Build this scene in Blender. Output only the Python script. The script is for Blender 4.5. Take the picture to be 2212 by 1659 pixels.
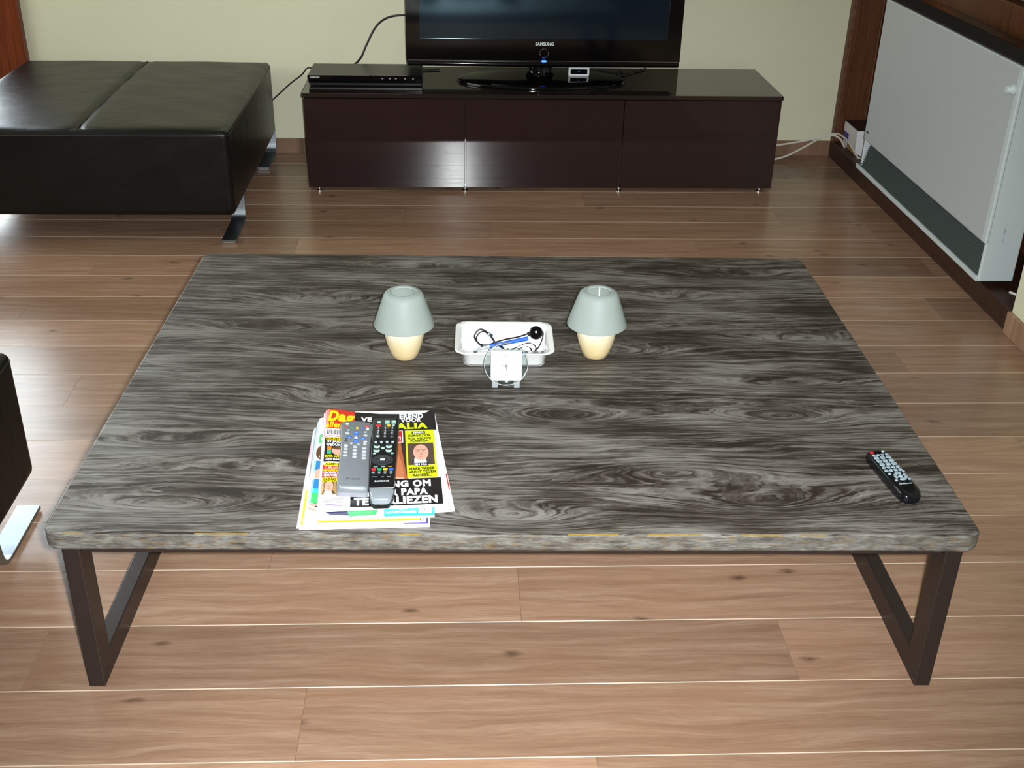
import bpy, bmesh, math, random
from mathutils import Vector, Matrix
import numpy as np
random.seed(7)
sc = bpy.context.scene
COL = sc.collection
for o in list(bpy.data.objects): bpy.data.objects.remove(o)

# ---------------------------------------------------------------- camera, world, lights, exposure
RA = 0.028                         # the room is turned a little against the coffee table
CAMZ = 1.4158
cr = Vector((0.9996, -0.0221, 0.0194)); cu_ = Vector((-0.0067, 0.4712, 0.8820)); cf = Vector((0.0287, 0.8818, -0.4708))
cam = bpy.data.cameras.new('camera'); camo = bpy.data.objects.new('camera', cam); COL.objects.link(camo)
m = Matrix.Identity(4)
for i in range(3): m[i][0] = cr[i]; m[i][1] = cu_[i]; m[i][2] = -cf[i]; m[i][3] = (0, 0, CAMZ)[i]
camo.matrix_world = m
cam.sensor_width = 36; cam.lens = 2451.3 / 2212 * 36; cam.clip_start = .02
sc.camera = camo
def RM(a, b, z=0): return (a * math.cos(RA) - b * math.sin(RA), a * math.sin(RA) + b * math.cos(RA), z)

w = bpy.data.worlds.new('daylight'); sc.world = w; w.use_nodes = True
w.node_tree.nodes['Background'].inputs[0].default_value = (.75, .87, 1, 1)
w.node_tree.nodes['Background'].inputs[1].default_value = .25

def lamp(name, kind, loc, energy, color, **kw):
    d = bpy.data.lights.new(name, kind); d.energy = energy; d.color = color
    for k, v in kw.items(): setattr(d, k, v)
    o = bpy.data.objects.new(name, d); COL.objects.link(o); o.location = loc
    return o
# the camera's own flash, beside the lens
fl = lamp('camera_flash', 'SPOT', Vector((0, 0, CAMZ)) + cr * .045 + cu_ * .012, 415, (.96, 1, 1),
          shadow_soft_size=.018, spot_size=1.45, spot_blend=1.0)
fl.rotation_euler = (cf - cr * .05).to_track_quat('-Z', 'Y').to_euler()
# daylight through the glazed door in the back wall, left of the picture
dl = lamp('door_daylight', 'AREA', RM(-2.42, 4.99, 1.1), 88, (.9, .95, 1), shape='RECTANGLE', size=1.05, size_y=2.0)
dl.rotation_euler = (-math.pi / 2, 0, RA)
# daylight through the window in the left wall, outside the picture
wl = lamp('window_daylight', 'AREA', RM(-3.40, 3.15, 1.5), 84, (1, .96, .88), shape='RECTANGLE', size=1.25, size_y=2.3)
wl.rotation_euler = (0, -math.pi / 2, RA)

sc.view_settings.view_transform = 'Standard'; sc.view_settings.look = 'None'
sc.view_settings.gamma = 1; sc.view_settings.exposure = 0.0
sc.view_settings.use_curve_mapping = False

# ---------------------------------------------------------------- materials
def srgb(r, g, b):
    f = lambda c: (c / 255 / 12.92) if c / 255 <= .04045 else ((c / 255 + .055) / 1.055) ** 2.4
    return (f(r), f(g), f(b), 1)
class NT:
    def __init__(s, name):
        s.m = bpy.data.materials.new(name); s.m.use_nodes = True; s.t = s.m.node_tree
        s.b = s.t.nodes['Principled BSDF']; s.out = s.t.nodes['Material Output']
    def n(s, typ, **kw):
        nd = s.t.nodes.new(typ)
        for k, v in kw.items():
            if k.startswith('_'): setattr(nd, k[1:], v)
            else: nd.inputs[k.replace('__', ' ')].default_value = v
        return nd
    def l(s, a, b): s.t.links.new(a, b)
    def math(s, op, a, b=None, clamp=False):
        nd = s.t.nodes.new('ShaderNodeMath'); nd.operation = op; nd.use_clamp = clamp
        for i, x in enumerate((a, b)):
            if x is None: continue
            if isinstance(x, (int, float)): nd.inputs[i].default_value = x
            else: s.l(x, nd.inputs[i])
        return nd.outputs[0]
    def mix(s, fac, a, b, blend='MIX'):
        nd = s.t.nodes.new('ShaderNodeMix'); nd.data_type = 'RGBA'; nd.blend_type = blend
        for sock, x in ((nd.inputs[0], fac), (nd.inputs[6], a), (nd.inputs[7], b)):
            if isinstance(x, (int, float, tuple)): sock.default_value = x
            else: s.l(x, sock)
        return nd.outputs[2]
    def ramp(s, fac, stops):
        nd = s.t.nodes.new('ShaderNodeValToRGB'); e = nd.color_ramp.elements
        while len(e) > 1: e.remove(e[-1])
        e[0].position, e[0].color = stops[0]
        for p, c in stops[1:]:
            k = e.new(p); k.color = c
        s.l(fac, nd.inputs[0]); return nd.outputs[0]
    def noise(s, vec, scale, detail=3, rough=.55, dist=0, dim='3D'):
        nd = s.t.nodes.new('ShaderNodeTexNoise'); nd.noise_dimensions = dim
        nd.inputs['Scale'].default_value = scale; nd.inputs['Detail'].default_value = detail
        nd.inputs['Roughness'].default_value = rough; nd.inputs['Distortion'].default_value = dist
        if vec is not None: s.l(vec, nd.inputs['Vector'])
        return nd.outputs[0]
    def mapping(s, vec, scale=(1, 1, 1), loc=(0, 0, 0)):
        nd = s.t.nodes.new('ShaderNodeMapping'); nd.inputs['Scale'].default_value = scale; nd.inputs['Location'].default_value = loc
        s.l(vec, nd.inputs['Vector']); return nd.outputs[0]
    def bump(s, h, strength, dist=.01):
        nd = s.t.nodes.new('ShaderNodeBump'); nd.inputs['Strength'].default_value = strength; nd.inputs['Distance'].default_value = dist
        s.l(h, nd.inputs['Height']); s.l(nd.outputs[0], s.b.inputs['Normal'])
def mat(name, col, rough=.5, metal=0, spec=.5, var=.06, vscale=30, bump=0, bscale=200, coat=0, **kw):
    """a plain painted, plastic, paper or metal surface with a little procedural mottling"""
    s = NT(name); tc = s.n('ShaderNodeTexCoord')
    nz = s.noise(tc.outputs['Object'], vscale, 3)
    lo = tuple(c * (1 - var) for c in col[:3]) + (1,); hi = tuple(min(1, c * (1 + var)) for c in col[:3]) + (1,)
    s.l(s.mix(nz, lo, hi), s.b.inputs['Base Color'])
    s.b.inputs['Roughness'].default_value = rough; s.b.inputs['Metallic'].default_value = metal
    s.b.inputs['Specular IOR Level'].default_value = spec
    if coat: s.b.inputs['Coat Weight'].default_value = coat; s.b.inputs['Coat Roughness'].default_value = .05
    if bump: s.bump(s.noise(tc.outputs['Object'], bscale, 4), bump, .002)
    for k, v in kw.items(): s.b.inputs[k.replace('_', ' ')].default_value = v
    return s.m
M = {}
def plank_wood(name, tone=1.0, rough=.24):
    s = NT(name); tc = s.n('ShaderNodeTexCoord'); oi = s.n('ShaderNodeObjectInfo')
    off = s.n('ShaderNodeCombineXYZ'); s.l(s.math('MULTIPLY', oi.outputs['Random'], 37), off.inputs[0]); s.l(s.math('MULTIPLY', oi.outputs['Random'], 91), off.inputs[1])
    va = s.n('ShaderNodeVectorMath', _operation='ADD'); s.l(tc.outputs['Object'], va.inputs[0]); s.l(off.outputs[0], va.inputs[1]); v = va.outputs[0]
    warp = s.noise(s.mapping(v, (1.2, 5, 1)), 2.0, 2)
    gr = s.n('ShaderNodeCombineXYZ'); sp = s.n('ShaderNodeSeparateXYZ'); s.l(v, sp.inputs[0])
    s.l(sp.outputs[0], gr.inputs[0]); s.l(s.math('ADD', sp.outputs[1], s.math('MULTIPLY', warp, .06)), gr.inputs[1]); s.l(sp.outputs[2], gr.inputs[2])
    broad = s.noise(s.mapping(gr.outputs[0], (1.5, 30, 1)), 1.6, 5, .68)
    fine = s.noise(s.mapping(gr.outputs[0], (9, 320, 1)), 1.8, 4, .7)
    patch = s.noise(s.mapping(v, (2.2, 7, 1)), 1.3, 2)
    c = s.ramp(broad, [(.22, srgb(132, 99, 78)), (.5, srgb(164, 131, 107)), (.80, srgb(192, 163, 140))])
    c = s.mix(s.math('MULTIPLY', s.math('SUBTRACT', fine, .38, True), 1.5, True), c, srgb(122, 90, 72))
    c = s.mix(s.math('MULTIPLY', s.math('SUBTRACT', patch, .5, True), 1.6, True), c, srgb(154, 114, 88))
    # knots and short cracks
    vo = s.n('ShaderNodeTexVoronoi', _voronoi_dimensions='2D', Scale=1.0); s.l(s.mapping(gr.outputs[0], (3.4, 8.5, 1)), vo.inputs['Vector'])
    wh = s.math('GREATER_THAN', s.noise(vo.outputs['Position'], 9.0, 0), .55)
    k = s.math('MULTIPLY', s.math('SUBTRACT', 1, s.math('MULTIPLY', s.math('ADD', vo.outputs['Distance'], s.math('MULTIPLY', s.noise(s.mapping(v, (40, 120, 1)), 1, 3), .10)), 7.5), True), wh)
    c = s.mix(s.math('MULTIPLY', k, 1.15, True), c, srgb(62, 40, 30))
    tone_r = s.math('ADD', s.math('MULTIPLY', oi.outputs['Random'], .44), .76 * tone)
    cm = s.n('ShaderNodeVectorMath', _operation='SCALE'); s.l(c, cm.inputs[0]); s.l(tone_r, cm.inputs['Scale'])
    s.l(cm.outputs[0], s.b.inputs['Base Color'])
    s.l(s.math('ADD', s.math('MULTIPLY', fine, .12), rough - .06), s.b.inputs['Roughness'])
    s.b.inputs['Specular IOR Level'].default_value = .46
    s.bump(fine, .12, .0008)
    return s.m
M['plank'] = plank_wood('oak_laminate')
M['bevel'] = mat('plank_bevel', srgb(196, 178, 158), .4)  # pale printed bevel; the groove's flash glint is put into this colour too
M['endbevel'] = mat('plank_end_bevel', srgb(150, 124, 100), .4)
M['skirting'] = plank_wood('oak_skirting', .86, .45)
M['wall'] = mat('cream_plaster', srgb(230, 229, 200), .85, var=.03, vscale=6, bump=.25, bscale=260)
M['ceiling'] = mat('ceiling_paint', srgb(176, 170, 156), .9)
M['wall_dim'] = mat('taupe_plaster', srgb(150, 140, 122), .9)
M['subfloor'] = mat('subfloor', srgb(96, 74, 56), .9)
def dark_wood(name, c0, c1, rough=.4):
    s = NT(name); tc = s.n('ShaderNodeTexCoord')
    g = s.noise(s.mapping(tc.outputs['Object'], (60, 60, 3)), 1.5, 4, .6)
    s.l(s.ramp(g, [(.3, c0), (.75, c1)]), s.b.inputs['Base Color']); s.b.inputs['Roughness'].default_value = rough
    s.bump(g, .15, .001); return s.m
M['redwood'] = dark_wood('red_stained_wood', srgb(90, 36, 12), srgb(138, 64, 26), .35)
M['framewood'] = dark_wood('brown_window_wood', srgb(78, 44, 22), srgb(112, 66, 36), .45)
M['kerbwood'] = dark_wood('dark_sill_wood', srgb(50, 30, 20), srgb(68, 42, 28), .5)
def leather():
    s = NT('black_leather'); tc = s.n('ShaderNodeTexCoord')
    cell = s.n('ShaderNodeTexVoronoi', Scale=420.0); s.l(tc.outputs['Object'], cell.inputs['Vector'])
    wr = s.noise(s.mapping(tc.outputs['Object'], (2.5, 7, 4)), 3.2, 5, .6)
    s.l(s.ramp(wr, [(.3, srgb(8, 8, 8)), (.8, srgb(15, 14, 13))]), s.b.inputs['Base Color'])
    s.l(s.math('ADD', s.math('MULTIPLY', wr, .15), .30), s.b.inputs['Roughness']); s.b.inputs['Specular IOR Level'].default_value = .38
    s.bump(s.math('ADD', s.math('MULTIPLY', cell.outputs['Distance'], .12), s.math('MULTIPLY', wr, 1.4)), .22, .006)
    return s.m
M['leather'] = leather()
M['stitch'] = mat('leather_piping', srgb(40, 36, 33), .5)
M['steel'] = mat('brushed_steel', srgb(150, 158, 164), .36, 1.0, bump=.1, bscale=300)
M['rubber'] = mat('rubber_pad', srgb(170, 160, 150), .8)
M['bench'] = mat('gloss_black_brown', srgb(44, 30, 31), .03, 0, .5, var=.03, vscale=8)
M['benchtop'] = mat('gloss_black_brown_top', srgb(38, 30, 28), .05, 0, .75, var=.03, vscale=8)
M['chrome'] = mat('chrome', srgb(205, 208, 210), .15, 1)
M['gloss_black'] = mat('piano_black', srgb(8, 8, 9), .07, 0, .5, var=0)
M['black'] = mat('black_plastic', srgb(18, 18, 20), .35)
M['matt_black'] = mat('matt_black', srgb(14, 14, 15), .6)
M['screen'] = mat('screen_glass', srgb(14, 24, 36), .09, 0, .9, var=0, Specular_Tint=(.55, .85, 1, 1))  # bluish cast of the reflections is put into the base colour
M['cable'] = mat('black_cable', srgb(20, 18, 24), .45)
M['white_cable'] = mat('white_cable', srgb(222, 218, 205), .5)
M['enamel'] = mat('white_enamel', srgb(206, 218, 220), .4, var=.02)
M['enamel2'] = mat('grey_white_enamel', srgb(188, 194, 197), .45, var=.03)
M['slat'] = mat('grey_louvre', srgb(88, 98, 96), .5)
M['grille'] = mat('dark_grille', srgb(46, 46, 48), .6)
M['frame'] = mat('dark_bronze_steel', srgb(42, 33, 30), .42, .0, .4, bump=.15, bscale=500)
M['ceramic'] = mat('white_ceramic', srgb(238, 240, 240), .12, 0, .5, var=.01, coat=.4)
M['acrylic'] = None
M['paper'] = mat('page_paper', srgb(240, 238, 242), .6, var=.02)
M['remote_grey'] = mat('grey_plastic', srgb(122, 128, 134), .38, .15)
M['remote_silver'] = mat('silver_plastic', srgb(160, 172, 182), .3, .35)
M['remote_dark'] = mat('remote_black', srgb(17, 18, 22), .28)
def flat(n, r, g, b, rough=.32): M[n] = mat('print_' + n, srgb(r, g, b), rough, var=.0)
for n, c in dict(red=(206, 52, 36), redbox=(196, 40, 44), yellow=(246, 222, 18), lime=(212, 222, 26), white=(246, 246, 250), ink=(34, 26, 14),
                 pblack=(26, 22, 28), pdark=(52, 38, 36), pbrown=(84, 66, 58), skin=(226, 170, 150), skin2=(176, 96, 60), skin3=(196, 120, 82), orange=(236, 128, 40), pgreen=(70, 170, 130),
                 tan=(176, 140, 86), purple=(160, 140, 220), pink=(206, 120, 150), hair=(96, 66, 44), suit=(70, 62, 60), shirt=(222, 232, 240), cyan=(60, 205, 225), blue=(40, 130, 190),
                 grass=(70, 196, 110), navy=(52, 52, 92), mag=(224, 150, 200), palepink=(226, 196, 220), rose=(196, 70, 110), skyline=(190, 215, 230), pgrey=(130, 132, 140), pale=(206, 222, 206), lightgrey=(208, 210, 220), violet=(84, 74, 160), lips=(188, 96, 90)).items():
    flat(n, *c)
flat('btn_grey', 170, 178, 186); flat('btn_white', 226, 232, 234); flat('btn_dark', 44, 46, 52); flat('btn_red', 200, 36, 50); flat('btn_blue', 40, 96, 200)
flat('btn_green', 30, 150, 100); flat('btn_yellow', 236, 176, 50); flat('btn_pale', 150, 168, 178); flat('letter', 220, 230, 232); flat('letter_dark', 74, 78, 84); flat('mint', 150, 184, 172)

def tabletop_wood():
    s = NT('brushed_driftwood'); tc = s.n('ShaderNodeTexCoord'); at = s.n('ShaderNodeAttribute', _attribute_name='grain')
    P = tc.outputs['Object']; g = at.outputs['Fac']
    wob = s.noise(s.mapping(P, (7, 26, 26)), 1.6, 3, .6)
    gg = s.math('ADD', g, s.math('MULTIPLY', wob, .016))
    sx = s.n('ShaderNodeSeparateXYZ'); s.l(P, sx.inputs[0]); gv = s.n('ShaderNodeCombineXYZ'); s.l(sx.outputs[0], gv.inputs[0]); s.l(gg, gv.inputs[1])
    fib = s.noise(s.mapping(gv.outputs[0], (15, 330, 1)), 1.5, 4, .7)
    fib2 = s.noise(s.mapping(gv.outputs[0], (6, 95, 1)), 1.5, 3, .65)
    cv = s.n('ShaderNodeCombineXYZ'); s.l(gg, cv.inputs[0]); s.l(s.math('MULTIPLY', s.noise(s.mapping(P, (1.5, 3, 3)), 2, 1), .02), cv.inputs[1])
    r1 = s.noise(cv.outputs[0], 120, 2, .6); r2 = s.noise(cv.outputs[0], 330, 1, .5)
    st = lambda x, k: s.math('ADD', s.math('MULTIPLY', s.math('SUBTRACT', x, .5), k), .5)
    ring = s.math('ADD', s.math('MULTIPLY', st(r1, 2.1), .62), s.math('MULTIPLY', st(r2, 1.7), .38))
    val = s.math('ADD', s.math('MULTIPLY', ring, .48), s.math('ADD', s.math('MULTIPLY', st(fib, 2.0), .27), s.math('MULTIPLY', st(fib2, 1.9), .25)))
    pat = s.noise(s.mapping(P, (2.0, 7.5, 5)), 1.6, 3, .6)
    val = s.math('ADD', val, s.math('MULTIPLY', s.math('SUBTRACT', pat, .48), .72))
    c = s.ramp(val, [(.30, srgb(24, 18, 15)), (.42, srgb(44, 36, 31)), (.52, srgb(82, 76, 71)), (.62, srgb(117, 113, 108)), (.85, srgb(142, 141, 138))])
    tint = s.noise(s.mapping(P, (2.5, 8, 3)), 1.7, 2)
    c = s.mix(s.math('MULTIPLY', tint, .25), c, s.mix(.5, c, srgb(84, 76, 64)))
    s.l(c, s.b.inputs['Base Color'])
    s.l(s.math('SUBTRACT', .62, s.math('MULTIPLY', val, .2)), s.b.inputs['Roughness'])
    s.b.inputs['Specular IOR Level'].default_value = .4
    s.bump(val, .5, .0025)
    return s.m
M['tabletop'] = tabletop_wood()
def edge_wood():
    s = NT('weathered_edge'); tc = s.n('ShaderNodeTexCoord'); P = tc.outputs['Object']
    f = s.noise(s.mapping(P, (30, 30, 240)), 1.4, 4, .7); p = s.noise(s.mapping(P, (14, 14, 30)), 2, 3); y = s.noise(s.mapping(P, (12, 12, 60)), 3, 3)
    v = s.math('ADD', s.math('MULTIPLY', f, .6), s.math('MULTIPLY', p, .4))
    c = s.ramp(v, [(.34, srgb(50, 42, 36)), (.48, srgb(92, 88, 82)), (.62, srgb(124, 123, 117))])
    c = s.mix(s.math('MULTIPLY', s.math('SUBTRACT', y, .55, True), 5, True), c, srgb(120, 92, 50))
    s.l(c, s.b.inputs['Base Color']); s.b.inputs['Roughness'].default_value = .7; s.bump(v, .6, .003); return s.m
M['edge'] = edge_wood()
M['chip'] = mat('chipped_varnish', srgb(150, 122, 48), .5, var=.3, vscale=60)
def frosted():
    s = NT('frosted_glass'); tc = s.n('ShaderNodeTexCoord')
    s.b.inputs['Base Color'].default_value = srgb(194, 202, 200); s.b.inputs['Roughness'].default_value = .5
    tr = s.n('ShaderNodeBsdfTranslucent', Color=srgb(222, 232, 230)); tp = s.n('ShaderNodeBsdfTransparent', Color=srgb(225, 235, 230))
    m1 = s.n('ShaderNodeMixShader', Fac=.42); s.l(s.b.outputs[0], m1.inputs[1]); s.l(tr.outputs[0], m1.inputs[2])
    m2 = s.n('ShaderNodeMixShader', Fac=.3); s.l(m1.outputs[0], m2.inputs[1]); s.l(tp.outputs[0], m2.inputs[2])
    s.bump(s.noise(tc.outputs['Object'], 900, 2), .25, .0006); s.l(m2.outputs[0], s.out.inputs[0]); return s.m
M['frosted'] = frosted()
def clear(name, fac=.72, col=(235, 242, 242)):
    s = NT(name); gl = s.n('ShaderNodeBsdfGlossy', Color=srgb(*col), Roughness=.05)
    tp = s.n('ShaderNodeBsdfTransparent', Color=srgb(246, 250, 250)); lw = s.n('ShaderNodeLayerWeight', Blend=.3)
    tc = s.n('ShaderNodeTexCoord'); nz = s.noise(tc.outputs['Object'], 40, 2)
    m1 = s.n('ShaderNodeMixShader'); s.l(s.math('ADD', s.math('MULTIPLY', lw.outputs['Fresnel'], .8), s.math('MULTIPLY', nz, 1 - fac), True), m1.inputs[0])
    s.l(tp.outputs[0], m1.inputs[1]); s.l(gl.outputs[0], m1.inputs[2]); s.l(m1.outputs[0], s.out.inputs[0]); return s.m
M['acrylic'] = clear('clear_acrylic', .95)
M['milky'] = mat('milky_acrylic', srgb(206, 216, 218), .15, Alpha=.5)
M['rimglass'] = mat('polished_rim', srgb(210, 220, 222), .1, Alpha=.65)
M['pane'] = clear('door_pane', .97)
M['film'] = clear('crumpled_film', .78)
def candle_glass():
    s = NT('cream_frosted_cup'); tc = s.n('ShaderNodeTexCoord'); sp = s.n('ShaderNodeSeparateXYZ'); s.l(tc.outputs['Object'], sp.inputs[0])
    f = s.math('ADD', s.math('MULTIPLY', sp.outputs[2], 9), s.math('MULTIPLY', s.noise(tc.outputs['Object'], 30, 3), .5))
    s.l(s.ramp(f, [(.15, srgb(214, 188, 132)), (.55, srgb(222, 202, 158)), (1.0, srgb(226, 222, 204))]), s.b.inputs['Base Color'])
    s.b.inputs['Roughness'].default_value = .3; s.b.inputs['Subsurface Weight'].default_value = .0; return s.m
M['cup'] = candle_glass()
def led(name, col, st):
    s = NT(name); s.b.inputs['Base Color'].default_value = col; s.b.inputs['Emission Color'].default_value = col; s.b.inputs['Emission Strength'].default_value = st; return s.m
M['led'] = led('blue_led', srgb(60, 110, 255), 3.0)

# ---------------------------------------------------------------- mesh helpers
class MB:
    """collects geometry; build() links it as ONE mesh object"""
    def __init__(s): s.v = []; s.f = []; s.mi = []
    def add(s, vs, fs, mi=0, T=None):
        o = len(s.v)
        for p in vs: s.v.append(tuple(T @ Vector(p)) if T is not None else tuple(p))
        for f in fs: s.f.append(tuple(i + o for i in f)); s.mi.append(mi)
        return s
    def box(s, x0, x1, y0, y1, z0, z1, mi=0, bev=0, seg=2, T=None):
        bm = bmesh.new(); bmesh.ops.create_cube(bm, size=1)
        for v in bm.verts: v.co = Vector((x0 + (v.co.x + .5) * (x1 - x0), y0 + (v.co.y + .5) * (y1 - y0), z0 + (v.co.z + .5) * (z1 - z0)))
        if bev: bmesh.ops.bevel(bm, geom=bm.edges[:], offset=bev, segments=seg, affect='EDGES', profile=.5)
        s.bm(bm, mi, T); return s
    def bm(s, bm, mi=0, T=None):
        bm.verts.index_update(); s.add([v.co for v in bm.verts], [[v.index for v in f.verts] for f in bm.faces], mi, T); bm.free(); return s
    def tube(s, pts, r, n=8, mi=0, cap=True, T=None):
        pts = [Vector(p) for p in pts]; vs = []; fs = []; up = None
        for i, p in enumerate(pts):
            d = (pts[min(i + 1, len(pts) - 1)] - pts[max(i - 1, 0)]).normalized()
            if up is None: up = Vector((0, 0, 1)) if abs(d.z) < .9 else Vector((1, 0, 0))
            x = d.cross(up).normalized(); up = x.cross(d).normalized()
            rr = r[i] if isinstance(r, (list, tuple)) else r
            for k in range(n):
                a = 2 * math.pi * k / n; vs.append(p + x * (rr * math.cos(a)) + up * (rr * math.sin(a)))
        for i in range(len(pts) - 1):
            for k in range(n): fs.append((i * n + k, i * n + (k + 1) % n, (i + 1) * n + (k + 1) % n, (i + 1) * n + k))
        if cap: fs.append(tuple(range(n))[::-1]); fs.append(tuple((len(pts) - 1) * n + k for k in range(n)))
        return s.add(vs, fs, mi, T)
    def lathe(s, prof, n=40, mi=0, T=None, sx=1, sy=1, close=False):
        vs = []; fs = []
        for r, z in prof:
            for k in range(n):
                a = 2 * math.pi * k / n; vs.append((r * math.cos(a) * sx, r * math.sin(a) * sy, z))
        L = len(prof)
        for i in range(L if close else L - 1):
            j = (i + 1) % L
            for k in range(n): fs.append((i * n + k, i * n + (k + 1) % n, j * n + (k + 1) % n, j * n + k))
        if not close:
            if prof[0][0] > 1e-6: fs.append(tuple(range(n))[::-1])
            if prof[-1][0] > 1e-6: fs.append(tuple((L - 1) * n + k for k in range(n)))
        return s.add(vs, fs, mi, T)
    def prism(s, poly, z0, z1, mi=0, T=None, bev=0):
        n = len(poly)
        if bev:
            cx = sum(p[0] for p in poly) / n; cy = sum(p[1] for p in poly) / n
            def sh(p, d):
                v = Vector((p[0] - cx, p[1] - cy)); L = v.length; v *= (L - d) / L; return (cx + v.x, cy + v.y)
            rings = [(0, z0), (0, z1 - bev), (bev * .3, z1 - bev * .3), (bev, z1)]
        else: rings = [(0, z0), (0, z1)]
        vs = []; fs = []
        for d, z in rings:
            for p in poly:
                q = sh(p, d) if d else p; vs.append((q[0], q[1], z))
        for i in range(len(rings) - 1):
            for k in range(n): fs.append((i * n + k, i * n + (k + 1) % n, (i + 1) * n + (k + 1) % n, (i + 1) * n + k))
        fs.append(tuple(range(n))[::-1]); fs.append(tuple((len(rings) - 1) * n + k for k in range(n)))
        return s.add(vs, fs, mi, T)
    def mesh(s, name, mats, smooth=False, angle=None):
        me = bpy.data.meshes.new(name); me.from_pydata(s.v, [], s.f)
        for m_ in (mats if isinstance(mats, (list, tuple)) else [mats]): me.materials.append(m_)
        me.polygons.foreach_set('material_index', s.mi); me.update()
        bm = bmesh.new(); bm.from_mesh(me); bmesh.ops.recalc_face_normals(bm, faces=bm.faces); bm.to_mesh(me); bm.free()
        if smooth:
            me.polygons.foreach_set('use_smooth', [True] * len(me.polygons))
            me.set_sharp_from_angle(angle=math.radians(angle or 40))
        return me
    def build(s, name, mats, parent=None, loc=(0, 0, 0), rot=0, smooth=False, angle=None, label=None):
        o = bpy.data.objects.new(name, s.mesh(name, mats, smooth, angle)); COL.objects.link(o)
        o.location = loc; o.rotation_euler = (0, 0, rot) if isinstance(rot, (int, float)) else rot
        if parent: o.parent = parent
        if label: o['label'] = label
        return o
def tag(o, label, cat, group=None):
    o['label'] = label; o['category'] = cat
    if group: o['group'] = group
    return o
def thing(name, label, cat, loc=(0, 0, 0), rot=0, group=None):
    o = bpy.data.objects.new(name, None); COL.objects.link(o); o.location = loc; o.rotation_euler = (0, 0, rot); o.empty_display_size = .1
    return tag(o, label, cat, group)
def struct(o, label=None, cat=None):
    o['kind'] = 'structure'
    if label: o['label'] = label
    if cat: o['category'] = cat
    return o
def inst(mesh, name, parent, loc, rot=0, scale=None):
    o = bpy.data.objects.new(name, mesh); COL.objects.link(o); o.parent = parent; o.location = loc
    o.rotation_euler = (0, 0, rot) if isinstance(rot, (int, float)) else rot
    if scale: o.scale = scale
    return o
def rrect(x0, x1, y0, y1, r, n=5):
    out = []
    for cx, cy, a0 in ((x1 - r, y1 - r, 0), (x0 + r, y1 - r, 90), (x0 + r, y0 + r, 180), (x1 - r, y0 + r, 270)):
        for k in range(n + 1):
            a = math.radians(a0 + 90 * k / n); out.append((cx + r * math.cos(a), cy + r * math.sin(a)))
    return out
def smooth_path(pts, sub=8):
    P = [Vector(p) for p in pts]; out = []
    for i in range(len(P) - 1):
        a, b, c, d = P[max(i - 1, 0)], P[i], P[i + 1], P[min(i + 2, len(P) - 1)]
        for k in range(sub):
            t = k / sub; out.append(.5 * ((2 * b) + (c - a) * t + (2 * a - 5 * b + 4 * c - d) * t * t + (3 * b - a - 3 * c + d) * t ** 3))
    out.append(P[-1]); return out
_tc = {}
def text2d(s, bold=0.0, shear=0.0):
    """lettering as a flat triangle mesh in a unit box (0..1, 0..1); returns verts, faces, aspect"""
    key = (s, bold, shear)
    if key in _tc: return _tc[key]
    cu = bpy.data.curves.new('t', 'FONT'); cu.body = s; cu.offset = bold; cu.shear = shear; cu.space_character = 1 + bold * 2.2; cu.resolution_u = 3; cu.fill_mode = 'FRONT'
    ob = bpy.data.objects.new('t', cu); COL.objects.link(ob); bpy.context.view_layer.update()
    me = bpy.data.meshes.new_from_object(ob.evaluated_get(bpy.context.evaluated_depsgraph_get()))
    vs = [(v.co.x, v.co.y) for v in me.vertices]; fs = [tuple(p.vertices) for p in me.polygons]
    bpy.data.objects.remove(ob); bpy.data.curves.remove(cu); bpy.data.meshes.remove(me)
    x0 = min(v[0] for v in vs); x1 = max(v[0] for v in vs); y0 = min(v[1] for v in vs); y1 = max(v[1] for v in vs)
    vs = [((x - x0) / (x1 - x0), (y - y0) / (y1 - y0)) for x, y in vs]
    _tc[key] = (vs, fs, (x1 - x0) / (y1 - y0)); return _tc[key]

# ---------------------------------------------------------------- the room
WB, WR, WL, WF, CEIL = 4.745, 1.64, -3.3, -4.2, 2.6
PA = 0.019                                                     # direction of the floor planks
floor = MB().box(WL - .1, WR + .4, WF - .1, WB + .1, -.10, -.013).build('floor', M['subfloor'], rot=RA)
struct(floor, 'glossy oak laminate floor of long knotty planks with pale bevelled joints')
PW, PL = .1698, 1.371
def plank_mesh(L):
    b = MB(); e = .0011; t = .0012; x_ = .0004
    h = PW / 2; l = L / 2
    vs = [(-l, -h, -.012), (l, -h, -.012), (l, h, -.012), (-l, h, -.012), (-l, -h, -t), (l, -h, -t), (l, h, -t), (-l, h, -t),
          (-l + x_, -h + e, 0), (l - x_, -h + e, 0), (l - x_, h - e, 0), (-l + x_, h - e, 0)]
    b.add(vs, [(0, 1, 5, 4), (2, 3, 7, 6)], 1); b.add(vs, [(1, 2, 6, 5), (3, 0, 4, 7)], 2); b.add(vs, [(8, 9, 10, 11)], 0)
    b.add(vs, [(4, 5, 9, 8), (6, 7, 11, 10)], 1); b.add(vs, [(5, 6, 10, 9), (7, 4, 8, 11)], 2)
    return b.mesh('plank', [M['plank'], M['bevel'], M['endbevel']])
pm = {}
JOINT = {-1: .222, 0: -.27, 1: -.765, 2: .115, 3: -.387, 4: -.88, 5: 0, 6: -.49, 7: -1.0, 8: -.14, 9: .78, 10: -1.285, 11: -.35, 12: -1.18, 13: -.555, 14: -1.264, 15: -.2, 16: -.9, 17: .33, 18: -.5, 19: .1, 20: -.7}
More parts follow.
